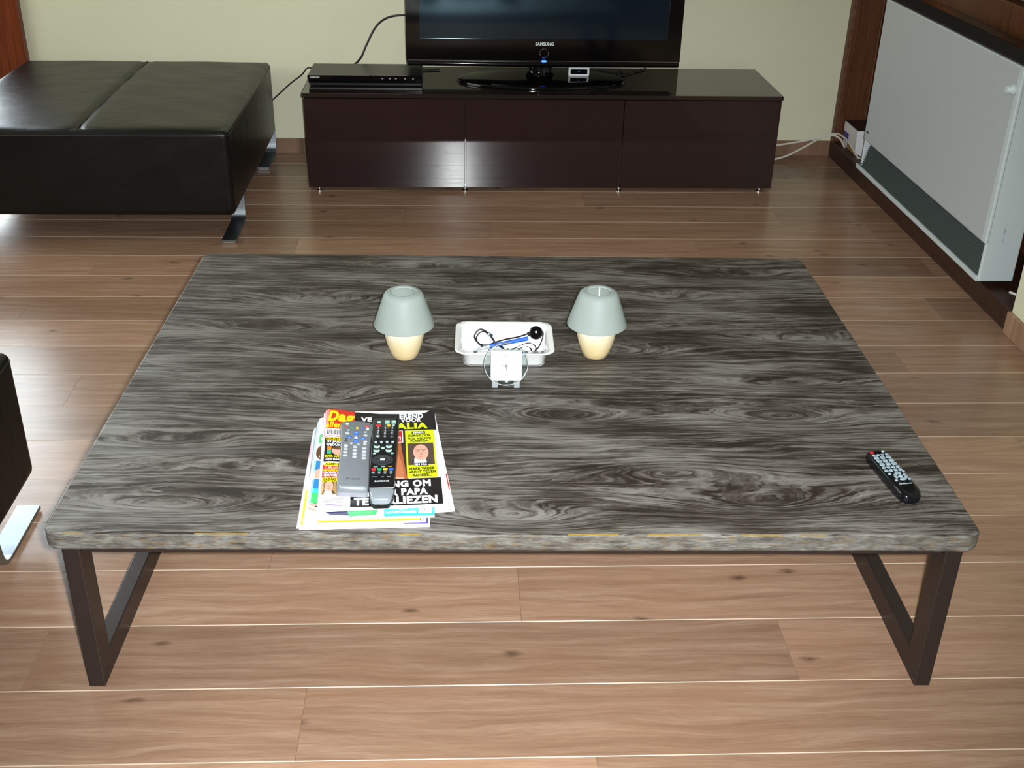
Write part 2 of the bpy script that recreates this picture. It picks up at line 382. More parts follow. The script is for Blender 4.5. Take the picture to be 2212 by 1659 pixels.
for k in range(-34, 21):
    yc = 1.350 + PW * k + PW / 2
    if yc - PW / 2 > WB + .03: continue
    j = JOINT.get(k, random.uniform(-.6, .6)); x = j - PL * 3
    while x < WR + .1:
        a0, a1 = max(x, WL + .02), min(x + PL, WR + .10)
        if a1 - a0 > .05:
            L = round(a1 - a0, 4)
            if L not in pm: pm[L] = plank_mesh(L)
            cx = (a0 + a1) / 2
            inst(pm[L], 'plank', floor, (0, 0, 0)).matrix_local = Matrix.Rotation(-RA, 4, 'Z') @ Matrix.Rotation(PA, 4, 'Z') @ Matrix.Translation((cx, yc, 0))
        x += PL
# back wall with the opening of the glazed door at its left
DL, DR, DH = -2.98, -1.84, 2.12
struct(MB().box(DR, WR + .4, WB, WB + .16, 0, CEIL).box(WL - .15, DL, WB, WB + .16, 0, CEIL).box(DL, DR, WB, WB + .16, DH, CEIL)
       .build('wall_back', M['wall'], rot=RA), 'cream plastered wall behind the television')
NB0, NB1 = 2.95, WB                                            # window niche in the right wall
struct(MB().box(WR, WR + .4, WF - .15, NB0, 0, CEIL).box(WR, WR + .4, NB0, WB, 2.15, CEIL).box(WR + .30, WR + .4, NB0, WB, 0, 2.15)
       .build('wall_right', M['wall'], rot=RA), 'cream plastered wall beside the window niche')
LB0, LB1, LZ0, LZ1 = 1.95, 4.35, .85, 2.15
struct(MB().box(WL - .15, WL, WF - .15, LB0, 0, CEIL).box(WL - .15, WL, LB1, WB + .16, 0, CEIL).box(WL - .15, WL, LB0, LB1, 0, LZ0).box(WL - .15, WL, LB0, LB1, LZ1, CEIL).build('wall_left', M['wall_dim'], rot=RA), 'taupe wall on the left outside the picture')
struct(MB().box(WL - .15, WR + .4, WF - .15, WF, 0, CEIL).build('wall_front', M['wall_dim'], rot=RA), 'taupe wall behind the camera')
struct(MB().box(WL - .15, WR + .4, WF - .15, WB + .16, CEIL, CEIL + .12).build('ceiling', M['ceiling'], rot=RA), 'plain painted ceiling')
struct(MB().box(-1.69, WR - .001, WB - .013, WB, 0, .062, bev=.002).build('baseboard_back', M['skirting'], rot=RA), 'oak skirting board along the back wall')
struct(MB().box(WR - .013, WR, WF + .01, NB0 + .004, 0, .068, bev=.002).build('baseboard_right', M['skirting'], rot=RA), 'oak skirting board at the right edge of the picture')
# wooden casing of the garden door, back left
struct(MB().box(-1.845, -1.69, WB - .025, WB + .02, 0, DH + .15, bev=.004).box(-1.86, -1.845, WB - .012, WB + .16, 0, DH).box(DL - .15, -1.69, WB - .025, WB + .02, DH, DH + .15, bev=.004)
       .box(DL - .15, DL, WB - .025, WB + .02, 0, DH, bev=.004).build('trim_1', M['redwood'], rot=RA), 'reddish stained wooden door casing at the left end of the back wall')
d1 = struct(MB().box(DL, DL + .11, WB + .06, WB + .11, 0, DH).box(DR - .06, DR - .02, WB + .06, WB + .11, 0, DH).box(DL + .11, DR - .06, WB + .06, WB + .11, 0, .09).box(DL + .11, DR - .06, WB + .06, WB + .11, DH - .12, DH)
       .build('door_1', M['redwood'], rot=RA), 'glazed wooden garden door left of the picture')
MB().box(DL + .11, DR - .06, WB + .082, WB + .088, .09, DH - .12).build('pane', M['pane'], d1)
w2 = struct(MB().box(WL - .09, WL - .04, LB0, LB1, LZ0, LZ0 + .07).box(WL - .09, WL - .04, LB0, LB1, LZ1 - .07, LZ1).box(WL - .09, WL - .04, LB0, LB0 + .07, LZ0 + .07, LZ1 - .07).box(WL - .09, WL - .04, LB1 - .07, LB1, LZ0 + .07, LZ1 - .07)
       .box(WL - .09, WL - .04, 3.12, 3.18, LZ0 + .07, LZ1 - .07).build('window_2', M['redwood'], rot=RA), 'wooden window in the left wall outside the picture')
for b0, b1 in ((LB0 + .07, 3.12), (3.18, LB1 - .07)): MB().box(WL - .068, WL - .062, b0, b1, LZ0 + .07, LZ1 - .07).build('pane', M['pane'], w2)
# window niche: far jamb, sill rail on the floor, back panel, window above
struct(MB().box(WR, WR + .30, WB - .035, WB, 0, 2.15, bev=.004).box(WR + .005, WR + .03, WB - .045, WB - .03, .07, 2.15, bev=.003).box(WR + .12, WR + .135, WB - .043, WB - .03, .07, 2.15, bev=.003)
       .build('trim_2', M['framewood'], rot=RA), 'brown wooden jamb of the window niche in the far right corner')
struct(MB().box(WR - .004, WR + .05, NB0 + .004, WB - .036, 0, .069, bev=.003).build('trim_3', M['kerbwood'], rot=RA), 'dark wooden rail along the floor in front of the window niche')
struct(MB().box(WR + .05, WR + .30, NB0, WB - .036, 0, .06).build('trim_4', M['kerbwood'], rot=RA), 'dark wooden niche bottom under the heater')
w1 = struct(MB().box(WR + .25, WR + .30, NB0, WB - .036, .06, .70).box(WR + .20, WR + .26, NB0, WB - .036, .70, .80, bev=.006).box(WR + .225, WR + .285, NB0, WB - .036, .82, .93, bev=.006)
       .box(WR + .225, WR + .285, NB0, NB0 + .1, .93, 2.14).box(WR + .225, WR + .285, WB - .136, WB - .036, .93, 2.14).box(WR + .225, WR + .285, 3.80, 3.88, .93, 2.14).box(WR + .225, WR + .285, NB0, WB - .036, 2.04, 2.15)
       .build('window_1', M['framewood'], rot=RA), 'brown wooden window frame and panelling above the heater')
for b0, b1 in ((NB0 + .1, 3.80), (3.88, WB - .136)): MB().box(WR + .25, WR + .256, b0, b1, .93, 2.04).build('pane', M['gloss_black'], w1)

# ---------------------------------------------------------------- coffee table
TX0, TX1, TY0, TY1, TZ, TT = -.6968, .8253, 1.5073, 2.7157, .3363, .0325
table = thing('coffee_table', 'large low coffee table with grey brushed wooden top and dark metal sled legs', 'coffee table', ((TX0 + TX1) / 2, (TY0 + TY1) / 2, 0))
tcx, tcy = (TX0 + TX1) / 2, (TY0 + TY1) / 2
def build_top():
    nx, ny = 320, 256; W, D = TX1 - TX0, TY1 - TY0; R = .022
    gx = np.linspace(-W / 2, W / 2, nx + 1); gy = np.linspace(-D / 2, D / 2, ny + 1)
    X, Y = np.meshgrid(gx, gy, indexing='ij')
    for sx in (-1, 1):
        for sy in (-1, 1):
            dx = sx * X - (W / 2 - R); dy = sy * Y - (D / 2 - R); mk = (dx > 0) & (dy > 0)
            d = np.maximum(np.hypot(dx, dy), 1e-9); mx = np.maximum(dx, dy); f = mx / d
            X = np.where(mk, sx * (W / 2 - R + dx * f), X); Y = np.where(mk, sy * (D / 2 - R + dy * f), Y)
    # grain field: lines along x, pushed aside by knots
    rng = np.random.default_rng(11); G = Y.copy()
    for _ in range(16):
        G += .0016 * rng.uniform(.3, 1) * np.sin(X * rng.uniform(9, 30) + Y * rng.uniform(5, 60) + rng.uniform(0, 6.3))
    for _ in range(14):
        G += .006 * rng.uniform(.3, 1) * np.sin(X * rng.uniform(1.5, 7) + Y * rng.uniform(2, 14) + rng.uniform(0, 6.3))
    knots = [(-.36, 2.42, .16, .05, .07), (-.16, 2.165, .20, .042, .085), (.27, 2.17, .17, .040, .08), (-.30, 1.95, .10, .045, .06), (.165, 1.885, .22, .050, .10), (.60, 1.89, .20, .045, .09),
             (-.50, 1.585, .20, .035, .075), (.05, 1.55, .14, .035, .06), (.50, 1.60, .16, .045, .075), (.73, 2.24, .13, .03, .06), (-.45, 2.27, .2, .03, .05), (.0, 2.52, .25, .05, .06), (.45, 2.45, .22, .05, .06),
             (.33, 1.70, .15, .03, -.05), (-.58, 1.78, .14, .035, .05), (.62, 2.03, .16, .02, .05), (-.42, 1.74, .2, .03, -.05), (.1, 2.30, .3, .03, .04), (.66, 2.60, .2, .04, .06), (-.2, 2.63, .2, .03, .05)]
    for kx, ky, sx, sy, A in knots:
        q = ((X + tcx - kx) / sx); p = ((Y + tcy - ky) / sy)
        G += A * np.exp(-(np.abs(q) ** 1.5) - p * p)
    # boards glued edge to edge: the pattern jumps at the joints
    edges = [1.545, 1.76, 1.93, 2.06, 2.235, 2.40, 2.56]
    bi = np.digitize(Y + tcy, edges); G = G + bi * 3.17
    Z = np.zeros_like(X)
    idx = np.arange((nx + 1) * (ny + 1)).reshape(nx + 1, ny + 1)
    V = np.stack([X.ravel(), Y.ravel(), Z.ravel()], 1).tolist(); A_ = G.ravel().tolist()
    F = [(int(idx[i, j]), int(idx[i + 1, j]), int(idx[i + 1, j + 1]), int(idx[i, j + 1])) for i in range(nx) for j in range(ny)]
    MI = [0] * len(F)
    ring = [int(idx[i, 0]) for i in range(nx)] + [int(idx[nx, j]) for j in range(ny)] + [int(idx[i, ny]) for i in range(nx, 0, -1)] + [int(idx[0, j]) for j in range(ny, 0, -1)]
    prev = ring; n = len(ring)
    for lvl, (out, z) in enumerate(((.0022, -.0012), (.0034, -.004), (.0034, -TT + .004), (.001, -TT))):
        cur = []
        for k, ri in enumerate(ring):
            x, y, _ = V[ri]; a = V[ring[k - 1]]; b = V[ring[(k + 1) % n]]
            tx, ty = b[0] - a[0], b[1] - a[1]; L = math.hypot(tx, ty) or 1
            wv = .0005 * math.sin(x * 31 + y * 23) + .0004 * math.sin(x * 170 + y * 141)
            cur.append(len(V)); V.append([x + ty / L * (out + wv), y - tx / L * (out + wv), z]); A_.append(A_[ri] + z)
        for k in range(n): F.append((prev[k], cur[k], cur[(k + 1) % n], prev[(k + 1) % n])); MI.append(1 if lvl else 0)
        prev = cur
    F.append(tuple(prev[::-1])); MI.append(1)
    me = bpy.data.meshes.new('tabletop'); me.from_pydata(V, [], F); me.materials.append(M['tabletop']); me.materials.append(M['edge'])
    me.polygons.foreach_set('material_index', MI); me.update()
    at = me.attributes.new('grain', 'FLOAT', 'POINT'); at.data.foreach_set('value', A_)
    o = bpy.data.objects.new('tabletop', me); COL.objects.link(o); o.parent = table; o.location = (0, 0, TZ); o['label'] = 'grey brushed driftwood-look top with dark open grain'
    rnd = random.Random(3); x = -W / 2 + .03
    while x < W / 2 - .03:                                     # chipped varnish along the front edge
        L = rnd.uniform(.01, .10)
        if rnd.random() < .55: MB().box(x, min(x + L, W / 2 - .03), -D / 2 - .0024, -D / 2 - .0006, -.0016, -.0002).build('chip', M['chip'], o)
        x += L + rnd.uniform(.005, .05)
build_top()
HW, HD = (TX1 - TX0) / 2, (TY1 - TY0) / 2
LW, LD = .029, .05
legm = MB().box(-LW / 2, LW / 2, -LD / 2, LD / 2, 0, TZ - TT - .0005, bev=.002).mesh('leg', M['frame'])
barm = MB().box(-LW / 2, LW / 2, -HD + .01 + LD, HD - .01 - LD, 0, .05, bev=.002).mesh('foot_bar', M['frame'])
topm = MB().box(-LW / 2, LW / 2, -HD + .01 + LD, HD - .01 - LD, TZ - TT - .031, TZ - TT - .001, bev=.002).mesh('top_bar', M['frame'])
for sx in (-1, 1):
    x = sx * (HW - .018 - LW / 2)
    for sy in (-1, 1): inst(legm, 'leg', table, (x, sy * (HD - .01 - LD / 2), 0))
    inst(barm, 'foot_bar', table, (x, 0, 0)); inst(topm, 'top_bar', table, (x, 0, 0))
for sy in (-1, 1): MB().box(-HW + .018 + LW, HW - .018 - LW, sy * (HD - .032) - .012, sy * (HD - .032) + .012, TZ - TT - .0215, TZ - TT - .001, bev=.0015).build('cross_rail', M['frame'], table)

# ---------------------------------------------------------------- leather ottomans
def ottoman(name, label, a0, a1, b0, b1, flip):
    z0, z1 = .098, .386
    cx, cy = (a0 + a1) / 2, (b0 + b1) / 2; hx, hy = (a1 - a0) / 2, (b1 - b0) / 2
    t = thing(name, label, 'ottoman', RM(cx, cy, 0), RA, 'black leather ottomans')
    bm = bmesh.new(); bmesh.ops.create_cube(bm, size=2)
    bmesh.ops.subdivide_edges(bm, edges=bm.edges[:], cuts=11, use_grid_fill=True)
    for v in bm.verts:
        x, y, z = v.co
        bx = 1 + .012 * (1 - y * y) * (1 - z * z) ** .5 * (abs(x) > .99); by = 1 + .010 * (1 - x * x) * (1 - z * z) * (abs(y) > .99)
        r = .09; px, py, pz = x, y, z
        v.co = Vector((px * hx * bx, py * hy * by, z0 + (z + 1) / 2 * (z1 - z0)))
    o = MB().bm(bm).build('body', M['leather'], t, smooth=True, angle=60)
    md = o.modifiers.new('round', 'BEVEL'); md.width = .018; md.segments = 4; md.limit_method = 'ANGLE'; md.angle_limit = math.radians(50)
    RC = .022
    def rc(x, y):
        dx, dy = abs(x) - (hx - RC), abs(y) - (hy - RC)
        if dx > 0 and dy > 0:
            d = math.hypot(dx, dy); f = max(dx, dy) / d; return (math.copysign(hx - RC + dx * f, x), math.copysign(hy - RC + dy * f, y))
        return (x, y)
    def panel(sg):
        b = MB(); n, k = 36, 48; vs = []; fs = []
        for i in range(n + 1):
            for j in range(k + 1):
                u = i / n; v = -1 + 2 * j / k
                uu = 1 - (1 - u) ** 2.2; vv = math.copysign(1 - (1 - abs(v)) ** 2.0, v)      # u: 0 at the seam, 1 at the outer edge
                h = ((1 - uu ** 26) * (1 - abs(vv) ** 30)) ** .5
                z = z1 - .018 + .024 * h + .007 * (1 - uu * uu) * (1 - vv * vv) + .0012 * math.sin(uu * 9 + vv * 4) * math.sin(vv * 13 + uu * 3) * h - .006 * math.exp(-(uu * hx / .014) ** 2)
                x, y = rc(sg * (.001 + uu * (hx - .001)), vv * hy); vs.append((x, y, z))
        for i in range(n):
            for j in range(k): fs.append((i * (k + 1) + j, (i + 1) * (k + 1) + j, (i + 1) * (k + 1) + j + 1, i * (k + 1) + j + 1))
        b.add(vs, fs); p = b.build('top_panel', M['leather'], t, smooth=True, angle=80)
        so = p.modifiers.new('thick', 'SOLIDIFY'); so.thickness = .010; so.offset = -sg if False else -1
    panel(-1); panel(1)
    MB().tube([(x, y, z1 - .016) for x, y in rrect(-hx - .0008, hx + .0008, -hy - .0008, hy + .0008, RC, 6)] + [(hx + .0008, hy + .0008 - RC, z1 - .016)], .0017, 6).build('piping', M['stitch'], t, smooth=True)
    MB().tube([(0, -hy + .003, z1 - .008), (0, -hy + .02, z1 + .0025), (0, -hy * .5, z1 + .0055), (0, 0, z1 + .0075), (0, hy * .5, z1 + .0055), (0, hy - .02, z1 + .0025), (0, hy - .003, z1 - .008)], .0018, 6).build('seam', M['stitch'], t, smooth=True)
    # flat steel legs bent to a J: the foot lies forward, the shank leans back up into the seat
    s = 1 if not flip else -1; th = .009; W = .024
    pts = [(0.0, .0085), (.06, .0085), (.12, .0085), (.175, .0085), (.195, .010), (.208, .016), (.216, .028), (.221, .050), (.226, .09), (.229, .118)]
    b = MB(); vs = []; fs = []
    for i, (d, z) in enumerate(pts):
        p0 = pts[max(i - 1, 0)]; p1 = pts[min(i + 1, len(pts) - 1)]; tx, tz = p1[0] - p0[0], p1[1] - p0[1]; L = math.hypot(tx, tz); nx, nz = -tz / L * th / 2, tx / L * th / 2
        for xx in (-W, W):
            vs += [(xx, d + nx, z + nz), (xx, d - nx, z - nz)]
    for i in range(len(pts) - 1):
        o4 = i * 4; q = o4 + 4
        fs += [(o4, o4 + 2, q + 2, q), (o4 + 1, q + 1, q + 3, o4 + 3), (o4, q, q + 1, o4 + 1), (o4 + 2, o4 + 3, q + 3, q + 2)]
    fs += [(0, 1, 3, 2), (len(vs) - 4, len(vs) - 2, len(vs) - 1, len(vs) - 3)]
    lm = b.add(vs, fs).mesh('leg', M['steel'], True, 35)
    pmh = MB().box(-W * .8, W * .8, .006, .05, 0, .0042).mesh('foot_pad', M['rubber'])
    for x in (-hx + .03, hx - .03):
        for yy in ((-hy, .82 - hy) if not flip else (hy, -.82 + hy)):
            lo = inst(lm, 'leg', t, (x, yy, 0), 0 if not flip else math.pi); inst(pmh, 'foot_pad', lo, (0, 0, 0))
    return t
ottoman('ottoman', 'square black leather ottoman on steel legs against the cream back wall', -1.69, -.722, 3.676, 4.70, False)
ottoman('ottoman', 'black leather ottoman cut off by the left edge beside the coffee table', -1.86, -.882, 1.06, 2.085, True)

# ---------------------------------------------------------------- television bench
BA0, BB0, BW, BD, BH = -.542, 4.232, 1.80, .455, .376
bench = thing('tv_bench', 'long low glossy black-brown television bench with three doors', 'tv bench', RM(BA0 + BW / 2, BB0 + BD / 2, 0), RA)
hb, hd = BW / 2, BD / 2
MB().box(-hb, hb, -hd + .018, hd, .018, BH - .017).build('body', M['bench'], bench)
MB().box(-hb - .003, hb + .003, -hd - .002, hd, BH - .016, BH, bev=.002).build('top_panel', M['benchtop'], bench)
for k in range(3): MB().box(-hb + .6 * k + (.0035 if k == 1 else .0015), -hb + .6 * (k + 1) - .0015, -hd, -hd + .0175, .016, BH - .019, bev=.0012).build('door', M['bench'], bench)
ftm = MB().lathe([(.011, 0), (.011, .004), (.005, .006), (.005, .018)], 14).mesh('foot', M['chrome'], True)
for x in (-hb + .04, -.3, .3, hb - .045):
    for y in (-hd + .012, hd - .05): inst(ftm, 'foot', bench, (x, y, 0))

# ---------------------------------------------------------------- television
TVB = 4.43
tv = thing('television', 'large flat black television with glossy bezel on an oval swivel foot', 'television', RM(.363, TVB + .03, BH), RA)
def flat_text(s, x0, z0, x1, z1, y, matl, parent, name='lettering', bold=.02):
    vs, fs, _ = text2d(s, bold)
    return MB().add([(x0 + u * (x1 - x0), y, z0 + v * (z1 - z0)) for u, v in vs], fs).build(name, matl, parent)
zb = .436 - BH; hw = .527; ztop = zb + .66
MB().prism(rrect(-hw, hw, zb, ztop, .012), -.06, .06, 0, Matrix.Rotation(math.pi / 2, 4, 'X'), bev=.008).build('casing', M['black'], tv, (0, .03, 0))
fr = MB()
x0, x1, sz0, sz1 = -hw + .052, hw - .054, zb + .104, ztop - .06
F = -.0345
for bx in ((-hw, x0, zb + .022, ztop), (x1, hw, zb + .022, ztop), (x0, x1, zb + .022, sz0), (x0, x1, sz1, ztop)): fr.box(bx[0], bx[1], F - .004, F + .006, bx[2], bx[3])
fr.build('bezel', M['gloss_black'], tv)
lip = MB().tube([(-hw + .004, F, zb + .012), (0, F - .004, zb + .010), (hw - .004, F, zb + .012)], .0105, 14).build('lower_lip', M['gloss_black'], tv, smooth=True)
MB().tube([(-hw + .006, F - .004, zb + .0225), (hw - .006, F - .004, zb + .0225)], .0018, 8).build('trim_strip', M['chrome'], lip, smooth=True)
MB().box(x0 - .002, x1 + .002, F - .001, F + .006, sz0 - .002, sz1 + .002).build('screen', M['screen'], tv)
flat_text('SAMSUNG', -.034, zb + .080, .036, zb + .0935, F - .0046, M['letter'], tv, 'brand_lettering', .03)
MB().tube([(.0165 * math.cos(a), F - .0045, zb + .052 + .0165 * math.sin(a)) for a in [k * math.pi / 18 for k in range(37)]], .0011, 6).build('power_ring', M['chrome'], tv, smooth=True)
MB().lathe([(.0001, -.001), (.011, -.001), (.011, .001), (.0001, .001)], 20, 0, Matrix.Translation((0, F - .011, zb + .0235)) @ Matrix.Rotation(math.pi / 2, 4, 'X'), sy=.35).build('standby_light', M['led'], tv)
stem = MB().lathe([(.066, .012), (.056, .02), (.050, .035), (.050, .06), (.056, .10)], 28, 0, sy=.8).build('neck', M['gloss_black'], tv, (-.01, .03, 0), smooth=True)
MB().lathe([(.0001, .0005), (1, .0005), (1.003, .005), (.995, .010), (.96, .0125), (.6, .015), (.2, .017), (.0001, .0175)], 72, 0, sx=.328, sy=.163).build('foot', M['gloss_black'], tv, (-.005, -.005, 0), smooth=True, angle=60)

# dvd player, gadget, cables
dv = thing('dvd_player', 'slim black disc player at the left end of the television bench', 'dvd player', RM(-.317, 4.34, BH), RA)
MB().box(-.212, .212, .006, .20, .005, .041, bev=.0015).build('case', M['black'], dv)
MB().box(-.2135, .2135, -.002, .006, .014, .0415, bev=.001).build('front_panel', M['gloss_black'], dv)
MB().box(-.212, .212, .001, .007, .005, .0125).build('disc_flap', M['black'], dv)
flat_text('SAMSUNG', -.207, .031, -.171, .037, -.0026, M['letter'], dv, 'brand_lettering', .03)
bm_ = MB().box(-.003, .003, -.0035, -.001, 0, .003).mesh('button', M['btn_grey'])
for x in (.065, .092, .115, .15, .18): inst(bm_, 'button', dv, (x, 0, .029))
for x in (-.18, .18):
    for y in (.03, .17): MB().lathe([(.012, 0), (.012, .0055)], 12).build('foot', M['matt_black'], dv, (x, y, 0))
gd = thing('receiver_box', 'small silver-framed dark box on the television foot below the screen', 'gadget', RM(.506, 4.47, BH + .0155), RA)
MB().prism(rrect(-.041, .041, 0, .034, .004), -.03, .0, 0, Matrix.Rotation(math.pi / 2, 4, 'X'), bev=.002).build('shell', M['btn_white'], gd)
MB().prism(rrect(-.033, .033, .008, .027, .003), 0, .0015, 0, Matrix.Rotation(math.pi / 2, 4, 'X')).build('window', M['gloss_black'], gd)
MB().box(-.004, .004, -.0025, -.001, .016, .019).build('sensor', M['btn_blue'], gd)
def cable(name, label, pts, r, matl, group=None, cat='cable'):
    o = MB().tube(smooth_path(pts), r, 8).build(name, matl, smooth=True); return tag(o, label, cat, group)
cable('power_cable', 'thick black cable curving down from behind the television towards the disc player',
      [RM(*p) for p in ((-.10, 4.56, .60), (-.165, 4.62, .590), (-.24, 4.66, .572), (-.29, 4.66, .535), (-.33, 4.65, .465), (-.352, 4.64, .42), (-.385, 4.62, .392), (-.44, 4.60, .382), (-.50, 4.60, .380))], .0042, M['cable'])
cable('antenna_cable', 'thin black cable looping behind the disc player and along the bench to the television',
      [RM(*p) for p in ((-.47, 4.560, .381), (-.42, 4.562, .388), (-.385, 4.565, .400), (-.355, 4.565, .394), (-.33, 4.565, .383), (-.25, 4.57, .380), (-.12, 4.60, .380), (-.04, 4.62, .380))], .003, M['cable'])
cable('scart_cable', 'thin black cable hanging from the disc player down behind the bench and ottoman',
      [RM(*p) for p in ((-.50, 4.57, .380), (-.535, 4.60, .3805), (-.556, 4.63, .380), (-.575, 4.66, .368), (-.60, 4.70, .335), (-.65, 4.715, .296), (-.71, 4.722, .243), (-.80, 4.722, .17), (-.90, 4.722, .12))], .003, M['cable'])
for k, pts in enumerate((((.60, 4.62, .381), (.68, 4.55, .381), (.74, 4.60, .381), (.80, 4.66, .381)), ((.70, 4.62, .381), (.655, 4.56, .381), (.66, 4.50, .381)))):
    cable('hdmi_cable', ('black cable lying on the bench behind the right half of the television foot', 'short black cable dropping behind the television foot beside the silver box')[k], [RM(*p) for p in pts], .0032, M['cable'])
cable('mains_cable', 'upper white cable running from the bench to the niche corner', [RM(*p) for p in ((1.26, 4.64, .060), (1.34, 4.68, .052), (1.43, 4.70, .058), (1.53, 4.70, .076), (1.60, 4.69, .10), (1.640, 4.67, .112), (1.653, 4.62, .112), (1.658, 4.56, .105), (1.661, 4.50, .090), (1.672, 4.46, .070), (1.70, 4.44, .066))], .0042, M['white_cable'])
cable('mains_cable', 'lower white cable sagging to the floor between bench and niche corner', [RM(*p) for p in ((1.25, 4.60, .012), (1.33, 4.62, .008), (1.42, 4.64, .022), (1.50, 4.66, .055), (1.57, 4.67, .092), (1.615, 4.665, .108), (1.645, 4.645, .100), (1.654, 4.62, .084), (1.657, 4.60, .074))], .0042, M['white_cable'])
cable('heater_cable', 'short piece of white cable under the near end of the heater', [RM(*p) for p in ((1.70, 3.10, .064), (1.715, 3.075, .066), (1.745, 3.07, .066), (1.78, 3.08, .066))], .0042, M['white_cable'])

# ---------------------------------------------------------------- convector heater
CA, CB0, CB1, CZ0, CZ1, CDp = 1.60, 3.122, 4.25, .090, .731, .112
hv = thing('convector_heater', 'large white convector heater with grey louvres standing in the window niche', 'heater', RM(CA, CB0, 0), RA)
cl = CB1 - CB0
MB().box(.014, CDp, .004, cl - .004, CZ0 + .125, CZ1 - .004).build('body', M['enamel2'], hv)
MB().box(0, .016, .022, cl, CZ0 + .120, CZ1, bev=.004).build('front_panel', M['enamel2'], hv)
MB().box(.004, CDp, 0, .012, CZ0, CZ1 - .002, bev=.003).box(-.001, .012, 0, .020, CZ0 + .122, CZ1 - .001, bev=.003).build('side_panel', M['enamel'], hv)
MB().box(.004, CDp, cl - .012, cl, CZ0, CZ1 - .002, bev=.003).build('side_panel', M['enamel'], hv)
MB().box(-.003, .010, .002, cl + .03, CZ0, CZ0 + .016, bev=.002).build('bottom_lip', M['enamel'], hv)
MB().box(.012, CDp, .012, cl - .012, CZ0 + .002, CZ0 + .012).box(.075, CDp, .012, cl - .012, CZ0 + .012, CZ0 + .13).build('base_tray', M['grille'], hv)
sl = MB().add([(-.001, 0, 0), (.026, 0, .006), (.026, 0, .0072), (-.001, 0, .0014), (-.001, 1, 0), (.026, 1, .006), (.026, 1, .0072), (-.001, 1, .0014)], [(0, 1, 2, 3), (7, 6, 5, 4), (0, 4, 5, 1), (3, 2, 6, 7), (0, 3, 7, 4), (1, 5, 6, 2)]).mesh('slat', M['slat'])
for k in range(12): inst(sl, 'slat', hv, (.002 + .0022 * k, .012, CZ0 + .018 + k * .0085), 0, (1, cl + .014 - .012 - .0012 * k, 1))
MB().box(.0, CDp, .012, cl, CZ1 - .003, CZ1 + .001).build('top_plate', M['enamel'], hv)
for k in range(7): MB().box(.012 + k * .013, .022 + k * .013, .03, cl - .02, CZ1 + .0005, CZ1 + .004).build('top_grille_bar', M['grille'], hv)
MB().box(.008, CDp - .002, .024, cl - .014, CZ1 - .001, CZ1 + .0022).build('top_grille', M['grille'], hv)
MB().lathe([(.016, 0), (.016, .006), (.012, .010), (.011, .022), (.009, .024), (.0001, .024)], 22, 0, Matrix.Rotation(-math.pi / 2, 4, 'Y')).build('knob', M['enamel'], hv, (-.0005, .035, .665), smooth=True)
MB().box(-.0006, .0, -.012, .012, -.004, .004).build('maker_plate', M['btn_dark'], hv, (-.0002, cl - .03, .245))
MB().box(.05, .054, -.0006, 0, .24, .262).box(.051, .0535, -.0006, 0, .215, .228).box(.051, .053, -.0006, 0, .27, .274).build('side_print', M['btn_grey'], hv)
# boxes in the far corner of the niche
bx = thing('cardboard_box', 'white box with blue edge lying lower in the niche corner', 'box', RM(1.672, 4.515, .061), RA)
MB().box(0, .10, 0, .16, 0, .066, bev=.0015).build('carton', M['white'], bx); MB().box(-.0008, .0006, .10, .159, .03, .066).build('blue_strip', M['violet'], bx)
MB().box(-.0006, 0, .002, .10, .001, .028).build('beige_print', M['tan'], bx)
b2 = thing('cardboard_box', 'thin white box with black lid on top of the box in the niche corner', 'box', RM(1.670, 4.513, .1275), RA)
MB().box(0, .10, 0, .165, 0, .040, bev=.0015).build('carton', M['white'], b2); MB().box(-.001, .101, -.001, .166, .040, .044, bev=.001).build('lid', M['pblack'], b2)

# ---------------------------------------------------------------- tea-light lamps
def tealamp(x, y, label, seam):
    t = thing('tea_light_lamp', label, 'lamp', (x, y, TZ), 0, 'tea-light lamps')
    cup = [(.0001, 0), (.021, 0), (.0260, .004), (.031, .016), (.0370, .034), (.0408, .052), (.0422, .068), (.0420, .080), (.0395, .080), (.039, .070), (.034, .05), (.0001, .045)]
    MB().lathe(cup, 48).build('candle_cup', M['cup'], t, smooth=True, angle=50)
    o_ = [(.0625, .0755), (.0622, .078), (.0415, .1395), (.0385, .1455), (.033, .149), (.0275, .150), (.0245, .1485), (.0245, .1465)]
    i_ = [(.0262, .1465), (.031, .1465), (.0365, .1435), (.0392, .138), (.0598, .0775), (.0602, .0755)]
    MB().lathe(o_ + i_, 64, close=True).build('glass_shade', M['frosted'], t, smooth=True, angle=50, label='frosted glass shade')
    MB().tube([(.0262 * math.cos(a), .0262 * math.sin(a), .147) for a in [k * math.pi / 20 for k in range(41)]], .0008, 6, cap=False).build('rim', M['ceramic'], t, smooth=True)
    MB().lathe([(.0001, .046), (.018, .046), (.018, .060), (.0165, .060), (.0165, .058), (.0001, .058)], 24).build('tea_light', M['ceramic'], t, smooth=True)
    if seam: MB().box(-.0012, .0012, .0, .0015, 0, .05).build('bracket', M['ceramic'], t, (.004, .0245, .097))
tealamp(-.157, 2.141, 'left frosted-glass tea-light lamp with cream cup, left of the white dish', False)
tealamp(.245, 2.152, 'right frosted-glass tea-light lamp with cream cup, right of the white dish', True)

